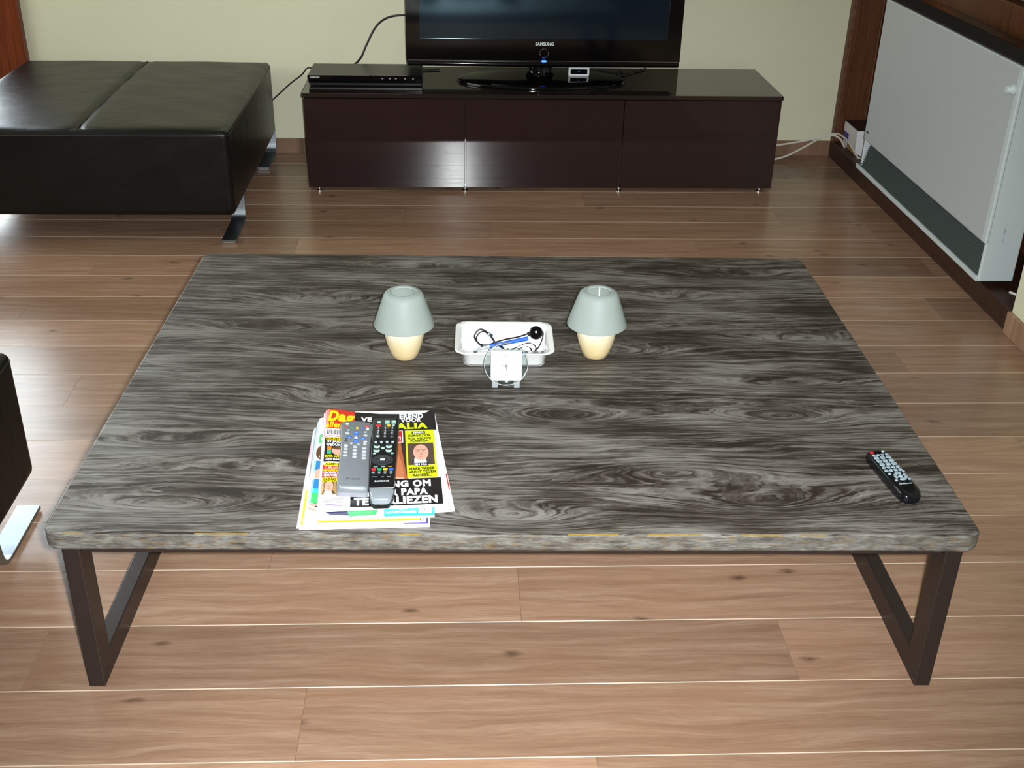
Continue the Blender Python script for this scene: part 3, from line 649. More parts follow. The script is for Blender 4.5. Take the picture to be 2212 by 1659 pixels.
# ---------------------------------------------------------------- white dish and its contents
DX, DY, DZR = .051, 2.136, .049
dish = thing('ceramic_dish', 'white rectangular ceramic dish with wide rim holding cables and a pen', 'dish', (DX, DY, TZ))
def loop(hx, hy, r, z, n=6): return [(x, y, z) for x, y in rrect(-hx, hx, -hy, hy, r, n)]
rings = [loop(.083, .036, .016, 0), loop(.086, .039, .018, .003), loop(.0895, .0445, .018, .036), loop(.0925, .0475, .02, .041), loop(.1015, .0765, .022, .0465), loop(.1025, .0775, .022, .0485), loop(.1015, .0765, .022, .0495),
         loop(.0925, .0665, .019, .0475), loop(.0885, .0625, .018, .044), loop(.084, .050, .017, .012), loop(.081, .045, .016, .006)]
vs = [p for r in rings for p in r]; n = len(rings[0]); fs = []
for i in range(len(rings) - 1):
    for k in range(n): fs.append((i * n + k, i * n + (k + 1) % n, (i + 1) * n + (k + 1) % n, (i + 1) * n + k))
fs += [tuple(range(n))[::-1], tuple((len(rings) - 1) * n + k for k in range(n))]
MB().add(vs, fs).build('bowl', M['ceramic'], dish, smooth=True, angle=50)
D = lambda x, y, z: (DX + x, DY + y, TZ + z)
hs = thing('headset_cord', 'black looped cord with round black pad lying in the white dish', 'cord', D(0, 0, .007))
def T_(pts, o=(0, 0, 0)): return smooth_path([(p[0] + o[0], p[1] + o[1], p[2] - .007 + o[2]) for p in pts])
loop_ = [(.052, .033, .043), (.03, .030, .036), (.007, .032, .030), (-.01, .030, .026), (-.022, .027, .023), (-.035, .021, .021), (-.051, .020, .024), (-.062, .030, .034), (-.057, .037, .045), (-.046, .038, .049), (-.031, .030, .042), (-.022, .025, .030), (-.012, .022, .022), (.01, .010, .016)]
MB().tube(T_(loop_), .0018, 7).tube(T_(loop_[2:], (.004, -.002, -.004)), .0017, 7) \
    .tube(T_([(.076, .036, .046), (.0815, .037, .046), (.0835, .034, .042), (.081, .026, .032), (.074, .016, .020), (.064, .006, .013)]), .0014, 7) \
    .tube(T_([(.015, .010, .015), (.035, .018, .022), (.052, .026, .024), (.064, .024, .021), (.068, .014, .016), (.060, .004, .011), (.045, .0, .010), (.03, .004, .011), (.035, .014, .018), (.052, .018, .019), (.058, .010, .014), (.048, .002, .010), (.030, .0, .009), (.02, .006, .012)]), .0014, 7).build('cord', M['cable'], hs, smooth=True)
pad = MB().lathe([(.0001, -.005), (.0125, -.005), (.0145, -.002), (.0145, .003), (.012, .006), (.006, .0065), (.003, .005), (.0001, .005)], 30, 0, Matrix.Translation((.068, .034, .037)) @ Matrix.Rotation(math.radians(48), 4, 'X')).build('pad', M['gloss_black'], hs, smooth=True)
MB().lathe([(.0001, .0052), (.0026, .0052), (.0026, .0062), (.0001, .0062)], 14, 0, Matrix.Translation((.068, .034, .037)) @ Matrix.Rotation(math.radians(48), 4, 'X')).build('pad_centre', M['btn_grey'], pad)
MB().tube([(.050, .033, .034), (.056, .034, .035)], .0042, 10).build('strain_relief', M['cable'], hs, smooth=True)
MB().box(-.0045, .0045, -.004, .004, -.0035, .0035, bev=.001).build('clip', M['steel'], hs, (-.029, .029, .034), (0, .6, .5))
pen = thing('ballpoint_pen', 'blue pen with grey tip lying across the white dish', 'pen', D(0, -.01, .02))
MB().tube([(-.030, .015, .006), (.051, .031, .017)], .0046, 14).build('barrel', M['btn_blue'], pen, smooth=True)
MB().tube([(-.030, .015, .006), (-.052, .011, .001), (-.066, .009, -.003)], [.0040, .0030, .0008], 12).build('tip', M['btn_grey'], pen, smooth=True)
rd = thing('lighter', 'red plastic object lying under the blue pen in the dish', 'lighter', D(.012, -.022, .0085))
MB().prism(rrect(-.034, .018, -.008, .008, .004), 0, .011, bev=.002).build('shell', M['btn_red'], rd)
fm = MB(); rr = random.Random(5)
vs = []; fs = []
for i in range(9):
    for j in range(6): vs.append((-.075 + i * .005 + rr.uniform(-.002, .002), -.036 + j * .006 + rr.uniform(-.002, .002), .0075 + rr.uniform(0, .011)))
for i in range(8):
    for j in range(5): fs.append((i * 6 + j, (i + 1) * 6 + j, (i + 1) * 6 + j + 1, i * 6 + j + 1))
tag(MB().add(vs, fs).build('plastic_wrapper', M['film'], loc=(DX, DY, TZ)), 'crumpled clear plastic wrapper in the left end of the white dish', 'wrapper')

# ---------------------------------------------------------------- alarm clock
ck = thing('alarm_clock', 'small round clear acrylic clock with square white face before the dish', 'clock', (.053, 2.018, TZ), 0)
tilt = Matrix.Translation((0, 0, .0475)) @ Matrix.Rotation(math.radians(90 - 10), 4, 'X')
MB().lathe([(.0001, -.005), (.0415, -.005), (.044, -.003), (.0445, 0), (.044, .003), (.0415, .005), (.0001, .005)], 56, 0, tilt).build('disc', M['acrylic'], ck, smooth=True, angle=50)
MB().tube([tuple(tilt @ Vector((.0435 * math.cos(a), .0435 * math.sin(a), .0045))) for a in [k * math.pi / 30 for k in range(61)]], .0007, 6, cap=False).build('rim', M['rimglass'], ck, smooth=True)
cs = MB().prism(rrect(-.031, .031, -.031, .031, .003), .0055, .0135, 0, tilt, bev=.0015).build('case', M['ceramic'], ck)
for s_, x0, y0, x1, y1 in (('12', -.005, .016, .005, .0235), ('3', .0205, -.0035, .0235, .0035), ('6', -.0025, -.0235, .0025, -.016), ('9', -.0245, -.0035, -.0215, .0035)):
    vs, fs, _ = text2d(s_, -.005); MB().add([tuple(tilt @ Vector((x0 + u * (x1 - x0), y0 + v * (y1 - y0), .0138))) for u, v in vs], fs).build('numeral', M['pgrey'], cs)
def hand(name, ang, L, wd, matl, z):
    d = Vector((math.sin(ang), math.cos(ang), 0)); nrm = Vector((d.y, -d.x, 0)); p = [nrm * wd, -nrm * wd, d * L - nrm * wd * .5, d * L + nrm * wd * .5]
    MB().prism([(q.x, q.y) for q in (p[1], p[0], p[3], p[2])], z, z + .0003, 0, tilt).build(name, matl, cs)
hand('hour_hand', math.radians(-82), .0155, .0007, M['pgrey'], .0139); hand('minute_hand', math.radians(172), .019, .0007, M['pblack'], .0143); hand('second_hand', math.radians(18), .024, .0003, M['lightgrey'], .0147)
MB().lathe([(.0001, .014), (.0032, .014), (.0032, .0155), (.0001, .0155)], 18, 0, tilt).build('hub', M['pgrey'], cs)
for x in (-.022, .022): MB().prism(rrect(x - .006, x + .006, -.012, .008, .002), 0, .011, bev=.001).build('foot', M['milky'], ck)

# ---------------------------------------------------------------- magazines
class Mag:
    """a magazine: cover sheet that follows a curved surface, page block, back; print laid flat on the cover"""
    def __init__(s, name, label, x, y, rot, W, H, z, t, hump=0, hw=40, curl=0, pages_top=0, spine_r=None):
        s.W, s.H, s.t, s.hump, s.hw, s.curl = W, H, t, hump, hw, curl
        s.root = thing(name, label, 'magazine', (x, y, z), rot, 'magazines stacked on the coffee table'); s.pr = MB(); s.mats = []; s.pt = pages_top; s.sr = spine_r
    def S(s, u, v, h):                                        # mm -> local metres; h = height within the magazine
        z = h + s.hump * math.exp(-((u - 6) / s.hw) ** 2) * (.3 + .7 * max(0, v) / s.H) * (h / s.t)
        if s.curl: z += s.curl * max(0, 1 - u / 45) ** 2 * max(0, 1 - v / 60) ** 2 * (h / s.t)
        e = 0
        if u < 4: z -= (4 - u) ** 2 / 16 * s.t * .55 * (h / s.t)
        return (u / 1000, v / 1000, z / 1000)
    def mi(s, n):
        if M[n] not in s.mats: s.mats.append(M[n])
        return s.mats.index(M[n])
    def quad(s, n, p, layer, k=7):
        vs = []; fs = []
        for i in range(k + 1):
            for j in range(k + 1):
                a, b = i / k, j / k
                u = (p[0][0] * (1 - a) + p[1][0] * a) * (1 - b) + (p[3][0] * (1 - a) + p[2][0] * a) * b
                v = (p[0][1] * (1 - a) + p[1][1] * a) * (1 - b) + (p[3][1] * (1 - a) + p[2][1] * a) * b
                vs.append(s.S(u, v, s.t + .10 * layer))
        for i in range(k):
            for j in range(k): fs.append((i * (k + 1) + j, (i + 1) * (k + 1) + j, (i + 1) * (k + 1) + j + 1, i * (k + 1) + j + 1))
        s.pr.add(vs, fs, s.mi(n))
    def rect(s, n, u0, v0, u1, v1, layer=1): s.quad(n, [(u0, v1), (u1, v1), (u1, v0), (u0, v0)], layer)
    def poly(s, n, pts, layer=2): s.pr.add([s.S(u, v, s.t + .10 * layer) for u, v in pts], [tuple(range(len(pts)))], s.mi(n))
    def ell(s, n, cu, cv, ru, rv, layer=2, a0=0, a1=360): s.poly(n, [(cu + ru * math.cos(math.radians(a0 + (a1 - a0) * k / 20)), cv + rv * math.sin(math.radians(a0 + (a1 - a0) * k / 20))) for k in range(21)][:20 if a1 - a0 == 360 else 21], layer)
    def text(s, n, txt, u0, v0, u1, v1, layer=3, bold=.05, shear=0, slope=0):
        vs, fs, _ = text2d(txt, bold, shear)
        s.pr.add([s.S(u0 + a * (u1 - u0), v0 + b * (v1 - v0) + slope * a * (u1 - u0), s.t + .10 * layer) for a, b in vs], fs, s.mi(n))
    def bars(s, u0, v0, u1, v1, layer=3, seed=1, matn='ink'):
        r = random.Random(seed); u = u0
        while u < u1:
            wd = r.choice((.5, .5, 1, 1.4)); s.quad(matn, [(u, v1), (min(u + wd, u1), v1), (min(u + wd, u1), v0), (u, v0)], layer, 1); u += wd + r.choice((.5, .9, 1.3))
    def man(s, u0, v0, u1, v1, back, layer=2, hair=None, glasses=False, suit='suit'):
        s.rect(back, u0, v0, u1, v1, layer); w_, h_ = u1 - u0, v1 - v0; cx = u0 + w_ * .5
        s.poly(suit, [(u0 + w_ * .05, v0), (u1 - w_ * .05, v0), (cx + w_ * .3, v0 + h_ * .24), (cx - w_ * .3, v0 + h_ * .30)], layer + 1)
        s.poly('shirt', [(cx - w_ * .28, v0), (cx + w_ * .22, v0), (cx + w_ * .18, v0 + h_ * .24), (cx - w_ * .26, v0 + h_ * .32)], layer + 2)
        if hair: s.ell(hair, cx, v0 + h_ * .62, w_ * .33, h_ * .38, layer + 2)
        s.ell('skin', cx, v0 + h_ * .56, w_ * .29, h_ * .37, layer + 3)
        for q in (-1, 1):
            s.ell('hair', cx + q * w_ * .11, v0 + h_ * .62, w_ * .045, h_ * .022, layer + 4)
            if glasses:
                for a, b in ((.19, .03), ): s.rect('suit', cx + q * w_ * .12 - w_ * .10, v0 + h_ * .66, cx + q * w_ * .12 + w_ * .10, v0 + h_ * .675, layer + 4); s.rect('pgrey', cx + q * w_ * .12 - w_ * .09, v0 + h_ * .555, cx + q * w_ * .12 + w_ * .09, v0 + h_ * .565, layer + 4)
        s.poly('lips', [(cx - w_ * .10, v0 + h_ * .38), (cx + w_ * .10, v0 + h_ * .38), (cx + w_ * .05, v0 + h_ * .35), (cx - w_ * .05, v0 + h_ * .35)], layer + 4)
        s.poly('skin3', [(cx - w_ * .04, v0 + h_ * .45), (cx + w_ * .05, v0 + h_ * .45), (cx + w_ * .01, v0 + h_ * .60)], layer + 4)
    def done(s, cover='white', edge='paper', spine=None, pages_inset=1.0):
        W, H = s.W, s.H
        def sheet(u0, v0, u1, v1, h0, h1, name, matl, k=26):
            vs = []; fs = []
            for h in (h0, h1):
                for i in range(k + 1):
                    for j in range(k + 1): vs.append(s.S(u0 + (u1 - u0) * i / k, v0 + (v1 - v0) * j / k, h))
            q = (k + 1) ** 2; I = lambda l, i, j: l * q + i * (k + 1) + j
            for i in range(k):
                for j in range(k): fs += [(I(1, i, j), I(1, i + 1, j), I(1, i + 1, j + 1), I(1, i, j + 1)), (I(0, i, j + 1), I(0, i + 1, j + 1), I(0, i + 1, j), I(0, i, j))]
            for i in range(k): fs += [(I(0, i, 0), I(0, i + 1, 0), I(1, i + 1, 0), I(1, i, 0)), (I(0, i + 1, k), I(0, i, k), I(1, i, k), I(1, i + 1, k)), (I(0, 0, i + 1), I(0, 0, i), I(1, 0, i), I(1, 0, i + 1)), (I(0, k, i), I(0, k, i + 1), I(1, k, i + 1), I(1, k, i))]
            return MB().add(vs, fs).build(name, matl, s.root, smooth=True, angle=35)
        sheet(0, 0, W, H, 0, .3, 'back_cover', M[cover])
        sheet(pages_inset, pages_inset, W - pages_inset, H - pages_inset + s.pt, .3, s.t - .3, 'pages', M[edge])
        c = sheet(0, 0, W, H, s.t - .3, s.t, 'front_cover', M[cover])
        if s.pr.v: s.pr.build('cover_print', s.mats, c)['kind'] = 'stuff'
        if spine:
            r = s.t / 2; b = MB()
            for n_, v0, v1 in spine:
                R_ = s.sr or s.t / 2; ps = [s.S(0.5, v0 + (v1 - v0) * q / 6, max(s.t * .5, R_)) for q in range(7)]
                b.tube([(p[0] - .0012, p[1], p[2]) for p in ps], R_ / 1000, 10)
            # colour every run of the spine
            ml = []; cnt = 0; per = len(b.f) // len(spine)
            for q, (n_, _, _) in enumerate(spine):
                ml.append(M[n_])
                for f in range(q * per, (q + 1) * per): b.mi[f] = q
            b.build('spine', ml, s.root, smooth=True)
Z1 = TZ + .0003
g = Mag('magazine', 'bottom magazine of the stack, white with barcode corner and rolled pink spine', -.290, 1.515, math.radians(2.5), 211, 312, Z1, 5.0, spine_r=4.2)
g.rect('palepink', 2, 8, 70, 60); g.rect('skyline', 120, 4, 166, 40); g.rect('violet', 168, 3, 208, 44); g.rect('white', 168, 6, 205, 41, 2); g.bars(171, 10, 202, 36, 3, 2, 'suit')
g.rect('lightgrey', 78, 6, 118, 50); g.ell('shirt', 96, 18, 15, 22, 2); g.rect('pgrey', 84, 5, 86, 30, 3)
g.done('white', spine=(('palepink', 4, 120), ('white', 120, 210), ('mag', 210, 262), ('skyline', 262, 308)))
g = Mag('magazine', 'magazine with a bright yellow bottom edge and grey spine, second from the table', -.285, 1.5185, math.radians(3.4), 190, 312, Z1 + .0058, 4.4, curl=3)
g.rect('yellow', 0, 0, 190, 5, 2); g.rect('pbrown', 4, 6, 34, 30, 2); g.rect('yellow', 34, 6, 42, 26, 2); g.rect('pgrey', 0, 200, 14, 312, 1); g.rect('pbrown', 0, 140, 12, 200, 1); g.rect('yellow', 44, 8, 180, 10, 2); g.rect('redbox', 150, 6, 164, 12, 3)
g.done('white', spine=(('yellow', 2, 100), ('lightgrey', 100, 308)))
g = Mag('magazine', 'white magazine sticking out to the right under the others', -.2365, 1.526, math.radians(8.0), 199, 330, Z1 + .0107, 3.6)
g.rect('redbox', 196, 60, 198, 110, 2); g.rect('lightgrey', 178, 10, 178.6, 310, 1); g.done('white')
g = Mag('magazine', 'magazine with blue and green cover picture and cyan banner under the top one', -.279, 1.518, math.radians(3.3), 208, 330, Z1 + .0150, 4.4, curl=1.5)
g.rect('cyan', 0, 268, 90, 318, 1); g.text('white', 'U', 7, 274, 40, 312, 3, .06); g.rect('grass', 0, 236, 60, 268, 2); g.text('white', 'plus', 8, 246, 26, 260, 3); g.rect('pale', 0, 60, 60, 236, 1)
g.ell('hair', 22, 205, 20, 30, 2); g.ell('skin', 32, 190, 13, 22, 3); g.quad('blue', [(0, 178), (34, 170), (34, 130), (0, 140)], 4); g.quad('skin', [(0, 142), (40, 168), (40, 128), (0, 116)], 5)
g.quad('blue', [(0, 120), (40, 110), (40, 70), (0, 84)], 4); g.quad('cyan', [(0, 90), (40, 80), (40, 70), (0, 76)], 5); g.quad('grass', [(0, 76), (34, 72), (34, 38), (0, 46)], 6)
g.quad('navy', [(0, 46), (70, 34), (90, 4), (40, 8)], 3); g.quad('skin', [(0, 44), (24, 40), (24, 35), (0, 36)], 7); g.quad('skin', [(0, 34), (16, 24), (15, 19), (0, 28)], 7); g.quad('grass', [(62, 34), (120, 34), (112, 6), (70, 3)], 4); g.rect('lightgrey', 108, 3, 128, 60, 2)
g.rect('cyan', 126, 0, 208, 60, 3); g.text('white', 'vrolijke', 134, 16, 164, 28, 5, .03); g.text('white', 'opruim-ideeën', 128, 5, 178, 17, 5, .03); g.ell('redbox', 170, 31, 11, 9, 5); g.text('white', 'EXTRA', 164, 25, 177, 30, 6)
g.rect('white', 182, 6, 204, 36, 4); g.bars(184, 12, 202, 34, 5, 4, 'pgrey')
g.done('white', spine=(('white', 3, 150), ('skyline', 150, 316)))
ZT = Z1 + .0208
g = Mag('magazine', 'top magazine with red and yellow masthead, black headlines and lime side box', -.259, 1.535, math.radians(4.9), 202, 312, ZT, 6.0, hump=11, hw=42)
g.rect('red', 0, 217, 54, 312); g.rect('white', 0, 0, 51, 217); g.rect('pblack', 54, 240, 202, 312); g.poly('white', [(54, 310), (54, 312), (192, 312), (186, 305), (176, 301), (140, 302.5), (100, 306)], 3); g.rect('pblack', 197, 0, 202, 80, 2); g.rect('lightgrey', 197, 80, 202, 240, 2); g.rect('pdark', 51, 79, 147, 240); g.rect('pblack', 50, 0, 197, 80, 2)
g.text('yellow', 'D', 5, 268, 25, 306, 3, .05, .25); g.text('yellow', 'ag', 24, 258, 54, 296, 3, .05, .2); g.text('yellow', 'allemaal', 2, 246, 53, 266, 4, .04, .2)
g.rect('white', 2.5, 219, 52, 243, 3); g.bars(6, 222, 48, 239, 4, 9)
g.rect('redbox', 51, 222, 60, 240, 2)
g.poly('skin2', [(88, 80), (145, 80), (141, 130), (136, 205), (90, 205)], 3); g.poly('skin3', [(118, 82), (140, 82), (138, 125), (130, 170), (124, 130)], 4); g.quad('skin', [(96, 86), (140, 84), (140, 80), (96, 80)], 5)
g.rect('white', 105, 199, 141, 241, 4); g.rect('redbox', 106.5, 201, 139.5, 239.5, 5); g.text('white', 'F', 129, 223, 134, 235, 6); g.text('white', 'V!', 127, 206, 137, 220, 6)
g.text('white', 'VE', 65, 277, 85, 293, 4); g.text('white', 'EREND', 136, 284, 180, 302, 4); g.text('white', 'T', 128, 270, 134, 282, 4); g.text('white', 'VOOR', 138, 271, 176, 285, 4); g.text('lime', 'ALIA', 129, 246, 187, 268, 4, .05)
g.rect('lime', 145, 81, 197, 241, 3); g.rect('pblack', 157, 227, 181, 236.5, 4); g.text('white', 'EERST:', 159, 228.6, 179, 235.2, 5)
g.text('ink', 'ZORGELOOS,', 149.5, 216.5, 191, 225.5, 4); g.text('ink', 'VOL NIEUWE', 149.5, 207, 191, 215, 4); g.text('ink', 'PLANNEN', 154, 198.4, 186, 205.8, 4)
g.man(148, 122, 194, 195, 'pbrown', 4, None, True); g.rect('pblack', 158.5, 117, 182.7, 127.5, 10); g.text('white', 'EN NU:', 160.2, 118.8, 180.5, 125.8, 11)
g.text('ink', 'HAAR VADER', 149.5, 106, 193, 114.6, 4); g.text('ink', 'VECHT TEGEN', 148, 95, 194, 104, 4); g.text('ink', 'KANKER...', 154.5, 85, 188, 93.3, 4)
g.text('white', 'NG OM', 118, 54, 184, 74.5, 4, .05); g.text('white', 'R PAPA', 117, 29.5, 178, 50.5, 4, .05); g.text('white', 'TE VERLIEZEN', 56, 4, 193, 26.5, 4, .05); g.text('white', 'M', 68, 29.5, 82, 50.5, 4, .05)
g.rect('pblack', 2.6, 135, 50, 213, 2); g.rect('yellow', 5, 203, 50, 213.5, 3); g.text('ink', 'BOER ZKT. VROUW', 6.4, 204.5, 48, 212, 4); g.text('white', '29 JAAR', 7, 193.5, 33, 202, 4); g.text('white', 'WEDUWE', 5, 184, 36, 192.5, 4)
g.rect('orange', 7.5, 172, 15, 183, 3); g.rect('pgreen', 7.5, 158, 15, 172, 3); g.ell('skin', 25, 169, 9, 13, 3); g.ell('hair', 25, 178, 8, 5, 4); g.text('yellow', 'BOER LUC', 4.5, 147.5, 30, 155.5, 4); g.text('white', 'ZIJN HART', 5.3, 137, 33, 145.5, 4)
g.rect('redbox', 1.5, 86, 50, 126, 2); g.rect('yellow', 4.5, 120, 48, 131, 3); g.text('ink', 'ALLEEN BIJ ONS', 6, 121.5, 46, 129.5, 4); g.text('white', "'BELACHEL", 11, 112, 33, 118, 4, .02); g.text('yellow', 'NATASCHA K', 2.6, 104.5, 34, 111, 4); g.text('white', 'ONTHULT', 4, 96.5, 29, 103.5, 4); g.text('white', 'GRUWELS', 4.3, 88.5, 31, 95.5, 4)
g.man(1.5, 36, 27, 78, 'tan', 2, 'hair'); g.rect('pdark', 27, 32, 48, 74, 2); g.ell('skin', 36, 42, 7, 10, 4); g.ell('hair', 36, 50, 8, 8, 3); g.rect('yellow', 3, 72, 34, 84, 9); g.text('ink', "DA'S PAS", 5, 74, 25, 82, 10)
g.text('pink', 'TESS GOOSSENS', 7, 27, 39, 32, 4, .0); g.text('ink', "'GUY NAM MIJN", 3.6, 19.5, 42.5, 26, 4, .0); g.text('ink', "ANGST WEG'", 6.7, 12, 37.5, 18.5, 4, .0); g.quad('purple', [(4, 9), (26, 7), (44, 2), (20, 3)], 4)
g.done('white', spine=(('lightgrey', 215, 311), ('white', 3, 215)))

# ---------------------------------------------------------------- remote controls
def outline_prism(prof, n=4):
    """prof: list of (y, half width) from the near end to the far end"""
    return [(w_, y) for y, w_ in prof] + [(-w_, y) for y, w_ in reversed(prof)]
def rc_text(s, x0, y0, x1, y1, z, matl, parent, bold=.03):
    vs, fs, _ = text2d(s, bold); MB().add([(x0 + u * (x1 - x0), y0 + v * (y1 - y0), z) for u, v in vs], fs).build('brand_lettering', matl, parent)
bmesh_cache = {}
def button(parent, x, y, z, w_, h_, matn, kind='r', hgt=.0018, glyph=None, gm='letter'):
    key = (round(w_, 4), round(h_, 4), matn, kind, hgt)
    if key not in bmesh_cache:
        if kind == 'o': me = MB().lathe([(1, 0), (.97, hgt * .6), (.8, hgt), (.0001, hgt)], 14, 0, None, w_ / 2, h_ / 2).mesh('button', M[matn], True)
        else: me = MB().prism(rrect(-w_ / 2, w_ / 2, -h_ / 2, h_ / 2, min(w_, h_) * .3, 3), 0, hgt, bev=hgt * .35).mesh('button', M[matn])
        bmesh_cache[key] = me
    b = inst(bmesh_cache[key], 'button', parent, (x, y, z))
    if glyph:
        vs, fs, asp = text2d(glyph, .02); gh = h_ * .62; gw = min(gh * asp, w_ * .8)
        MB().add([((u - .5) * gw, (v - .5) * gh, hgt + .0001) for u, v in vs], fs).build('glyph', M[gm], b)
    return b
MT = ZT + .006 + .0008                                         # top of the stack where the remotes lie
# grey remote
rg = thing('remote_control', 'grey remote control with blue arrow keys on the magazines', 'remote control', (-.2150, 1.674, MT + .0052), math.radians(3.6), 'remote controls')
rg.rotation_euler = (math.radians(1.0), math.radians(5.0), math.radians(3.6))
prof = [(-.108, .0215), (-.106, .0245), (-.095, .0262), (-.06, .0258), (-.02, .0252), (.02, .0252), (.045, .0258), (.07, .0278), (.088, .0292), (.098, .0288), (.104, .022), (.1075, .010)]
MB().prism(outline_prism(prof), .001, .0165, bev=.003).build('shell', M['remote_grey'], rg, smooth=True, angle=50)
MB().prism(outline_prism([(-.1095, .021), (-.1075, .0252), (-.09, .027), (-.06, .0262), (.0, .0256), (.06, .0265), (.09, .0298), (.1, .0290), (.1085, .010)]), 0, .008, bev=.001).build('underside', M['pgrey'], rg)
MB().prism(rrect(-.0225, .0225, -.107, -.098, .004), .012, .0172, bev=.002).build('end_band', M['remote_silver'], rg, smooth=True, angle=50)
zt = .0162
rc_text('PHILIPS', -.0115, -.083, .0125, -.0785, zt + .0005, M['letter_dark'], rg)
rows = [(-.017, .094, 'btn_white', .006, .004), (.018, .089, 'btn_red', .0075, .0048), (-.018, .084, 'btn_red', .0048, .0048), (-.008, .083, 'btn_green', .0036, .0048), (.001, .0815, 'btn_yellow', .0052, .0056), (.0105, .081, 'btn_blue', .0036, .0042), (.0195, .0805, 'btn_white', .005, .0062),
        (-.0145, .073, 'btn_pale', .005, .003), (.016, .069, 'btn_pale', .005, .003), (-.0155, .063, 'btn_grey', .0075, .0050), (.0165, .058, 'btn_grey', .0075, .0050), (0, .066, 'btn_blue', .0115, .0048), (0, .058, 'btn_blue', .0085, .0058),
        (-.012, .0505, 'btn_blue', .0095, .0055), (.012, .0475, 'btn_blue', .0095, .0055), (0, .0485, 'btn_white', .0065, .0045), (0, .0415, 'btn_blue', .0085, .0050), (0, .035, 'btn_blue', .010, .0040), (-.017, .044, 'btn_dark', .005, .0045), (-.017, .036, 'btn_dark', .005, .003),
        (.0165, .037, 'btn_grey', .0075, .0050), (.016, .029, 'btn_grey', .0065, .0045), (-.0075, .029, 'btn_white', .004, .0032), (.005, .028, 'btn_pale', .005, .0025)]
for x, y, mn, a, b in rows: button(rg, x, y, zt, a, b, mn, 'o', .0016)
for r_ in range(4):
    for c_ in range(3): button(rg, (-.0165, -.0005, .0155)[c_], (.0215, .0185, .0155)[c_] - .0105 * r_ - (.0 if c_ else .0), zt, .0082, .0064, 'btn_grey', 'o', .002)
# black remote with silver end
rb = thing('remote_control', 'long black remote control with silver end on the magazines', 'remote control', (-.1635, 1.655, MT + .001), math.radians(2.4), 'remote controls')
MB().prism(outline_prism([(-.0865, .0205), (-.075, .0212), (0, .0222), (.08, .0232), (.133, .0236), (.1405, .0225), (.1425, .018)]), 0, .019, bev=.0025).build('shell', M['remote_dark'], rb, smooth=True, angle=50)
MB().prism(outline_prism([(-.120, .0100), (-.1185, .0130), (-.113, .0152), (-.105, .0174), (-.0865, .0200)]), .001, .0185, bev=.002).build('silver_end', M['remote_silver'], rb, smooth=True, angle=50)
MB().prism(outline_prism([(-.1205, .0108), (-.118, .0142), (-.105, .0184), (-.086, .0208)]), 0, .008).build('silver_end_edge', M['remote_dark'], rb)
zt = .0189
rc_text('SAMSUNG', -.012, -.070, .012, -.0652, zt + .0002, M['letter'], rb)
button(rb, -.012, .127, zt, .0075, .006, 'mint', 'o')
for x in (.003, .0145):
    button(rb, x, .1295, zt, .0085, .0036, 'mint'); button(rb, x, .124, zt, .0085, .0034, 'mint')
button(rb, -.0125, .1145, zt, .0088, .0066, 'btn_red'); button(rb, .006, .1145, zt, .0068, .0058, 'btn_yellow', 'o'); button(rb, .0145, .115, zt, .004, .0032, 'mint')
for r_ in range(4):
    for c_ in range(3):
        gl = (('1', '2', '3'), ('4', '5', '6'), ('7', '8', '9'), ('-', '0', ' '))[r_][c_]
        button(rb, -.0125 + .0125 * c_, .1045 - .0098 * r_, zt, .0085, .0068, 'btn_dark', 'o', .0022, gl.strip() or None)
for c_ in range(4): button(rb, -.0150 + .0098 * c_, .0585, zt, .0068, .0056, 'btn_dark', 'o', .0022); button(rb, -.0150 + .0098 * c_, .0560, zt, .0045, .0014, 'btn_pale', 'r', .0026)
for x in (-.0125, .0085):
    for y in (.042, .0285): button(rb, x, y, zt, .0115, .0092, 'mint', 'o', .0030); button(rb, x, y + .0006, zt, .0092, .0070, 'btn_dark', 'o', .0036)
button(rb, -.002, .037, zt, .0068, .006, 'mint', 'o'); button(rb, -.016, .019, zt, .005, .002, 'mint'); button(rb, .0145, .019, zt, .005, .002, 'mint')
MB().lathe([(1, 0), (.98, .0014), (.6, .002), (.55, .0012), (.5, .0020), (.0001, .0022)], 36, 0, None, .0182, .0158).build('jog_ring', M['btn_dark'], rb, (-.001, -.003, zt), smooth=True)
for k in range(3): MB().box(-.004, .004, -.0005, .0005, 0, .0003).build('ring_print', M['letter'], rb, (-.001, -.0005 - .0026 * k, zt + .0022))
for c_, mn in enumerate(('btn_red', 'btn_green', 'btn_yellow', 'btn_blue')): button(rb, -.0150 + .0098 * c_, -.0320, zt, .0078, .0056, mn)
for c_ in range(4): button(rb, -.0150 + .0098 * c_, -.0435, zt, .0070, .0048, 'btn_dark', 'r', .0018, ('A', 'B', 'C', 'D')[c_] if False else None); button(rb, -.0150 + .0098 * c_, -.0385, zt, .005, .0012, 'mint', 'r', .0003); button(rb, -.0150 + .0098 * c_, -.0435, zt, .004, .0016, 'mint', 'r', .0021)
for x, ln in ((-.012, .009), (.001, .004), (.011, .006)): button(rb, x, -.0545, zt, ln, .0012, 'mint', 'r', .0003)
button(rb, -.012, -.0232, zt, .007, .0018, 'mint', 'r', .0003); button(rb, .001, -.0232, zt, .007, .0018, 'mint', 'r', .0003); button(rb, .0125, -.0228, zt, .007, .0012, 'btn_yellow', 'r', .0003)
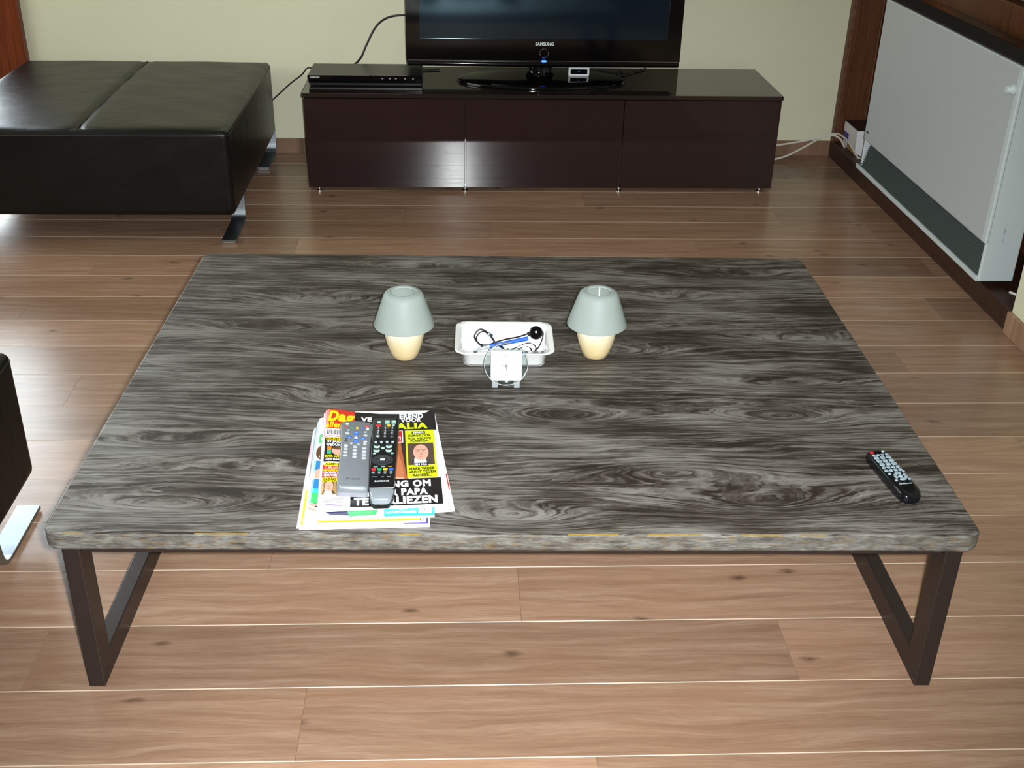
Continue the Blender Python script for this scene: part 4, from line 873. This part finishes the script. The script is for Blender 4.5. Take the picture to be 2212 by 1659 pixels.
# small black remote at the right
rs = thing('remote_control', 'small rounded black remote control alone at the right side of the table', 'remote control', (.728, 1.668, TZ + .0004), math.radians(9), 'remote controls')
pr_ = [(-.0745, .006), (-.073, .0115), (-.069, .0160), (-.062, .0190), (-.052, .0205), (-.03, .0212), (0, .0210), (.04, .0202), (.062, .0196), (.069, .018), (.0725, .013), (.074, .006)]
b = MB(); vs = []; fs = []; rings = []
for sc_, z in ((.88, 0), (.97, .002), (1, .008), (.99, .014), (.95, .0178), (.87, .0200), (.6, .0208)):
    o_ = outline_prism(pr_); rings.append([(x * sc_ if sc_ > .7 else x * sc_, y * (1 - (1 - sc_) * .35), z - .004 * max(0, (-.05 - y) / .025) ** 2 * (z / .02)) for x, y in o_])
n = len(rings[0])
for r_ in rings: vs += r_
for i in range(len(rings) - 1):
    for k in range(n): fs.append((i * n + k, i * n + (k + 1) % n, (i + 1) * n + (k + 1) % n, (i + 1) * n + k))
fs += [tuple(range(n))[::-1], tuple((len(rings) - 1) * n + k for k in range(n))]
M['remote_gloss'] = mat('remote_gloss_black', srgb(12, 13, 17), .16)
MB().add(vs, fs).build('shell', M['remote_gloss'], rs, smooth=True, angle=55)
zt = .0203
button(rs, -.0115, .0625, zt, .0068, .0056, 'btn_red'); button(rs, .0105, .0645, zt, .0058, .0056, 'btn_pale', 'o')
for c_ in range(4): button(rs, -.0125 + .0083 * c_, .0535, zt, .0062, .0044, 'btn_pale')
for r_ in range(3):
    for c_ in range(3): button(rs, -.0115 + .0115 * c_, .0445 - .0108 * r_, zt, .0088, .0080, 'btn_pale')
for c_ in range(4): button(rs, -.0135 + .0088 * c_, .0125, zt, .0064, .0058, 'btn_pale')
for c_ in range(4): button(rs, -.0135 + .0088 * c_, .0025, zt, .0066, .0066, 'btn_pale')
button(rs, -.0125, -.008, zt, .0058, .0058, 'btn_pale', 'o'); button(rs, .0155, -.004, zt, .0052, .0052, 'btn_pale', 'o'); button(rs, -.0105, -.029, zt, .0058, .0054, 'btn_pale', 'o'); button(rs, .0145, -.028, zt, .0058, .0054, 'btn_pale', 'o')
for k in range(4):                                             # four arrow segments around the centre key
    a0 = math.radians(45 + 90 * k + 12); a1 = math.radians(135 + 90 * k - 12); q = [a0 + (a1 - a0) * t / 6 for t in range(7)]
    MB().prism([(.0115 * math.cos(a), .0125 * math.sin(a)) for a in q] + [(.0068 * math.cos(a), .0072 * math.sin(a)) for a in reversed(q)], 0, .002).build('arrow_key', M['btn_pale'], rs, (.003, -.0175, zt))
button(rs, .003, -.0175, zt, .0082, .0082, 'btn_pale', 'o', .0022)
rc_text('SAMSUNG', -.011, -.0425, .012, -.0390, zt + .0006, M['letter'], rs)
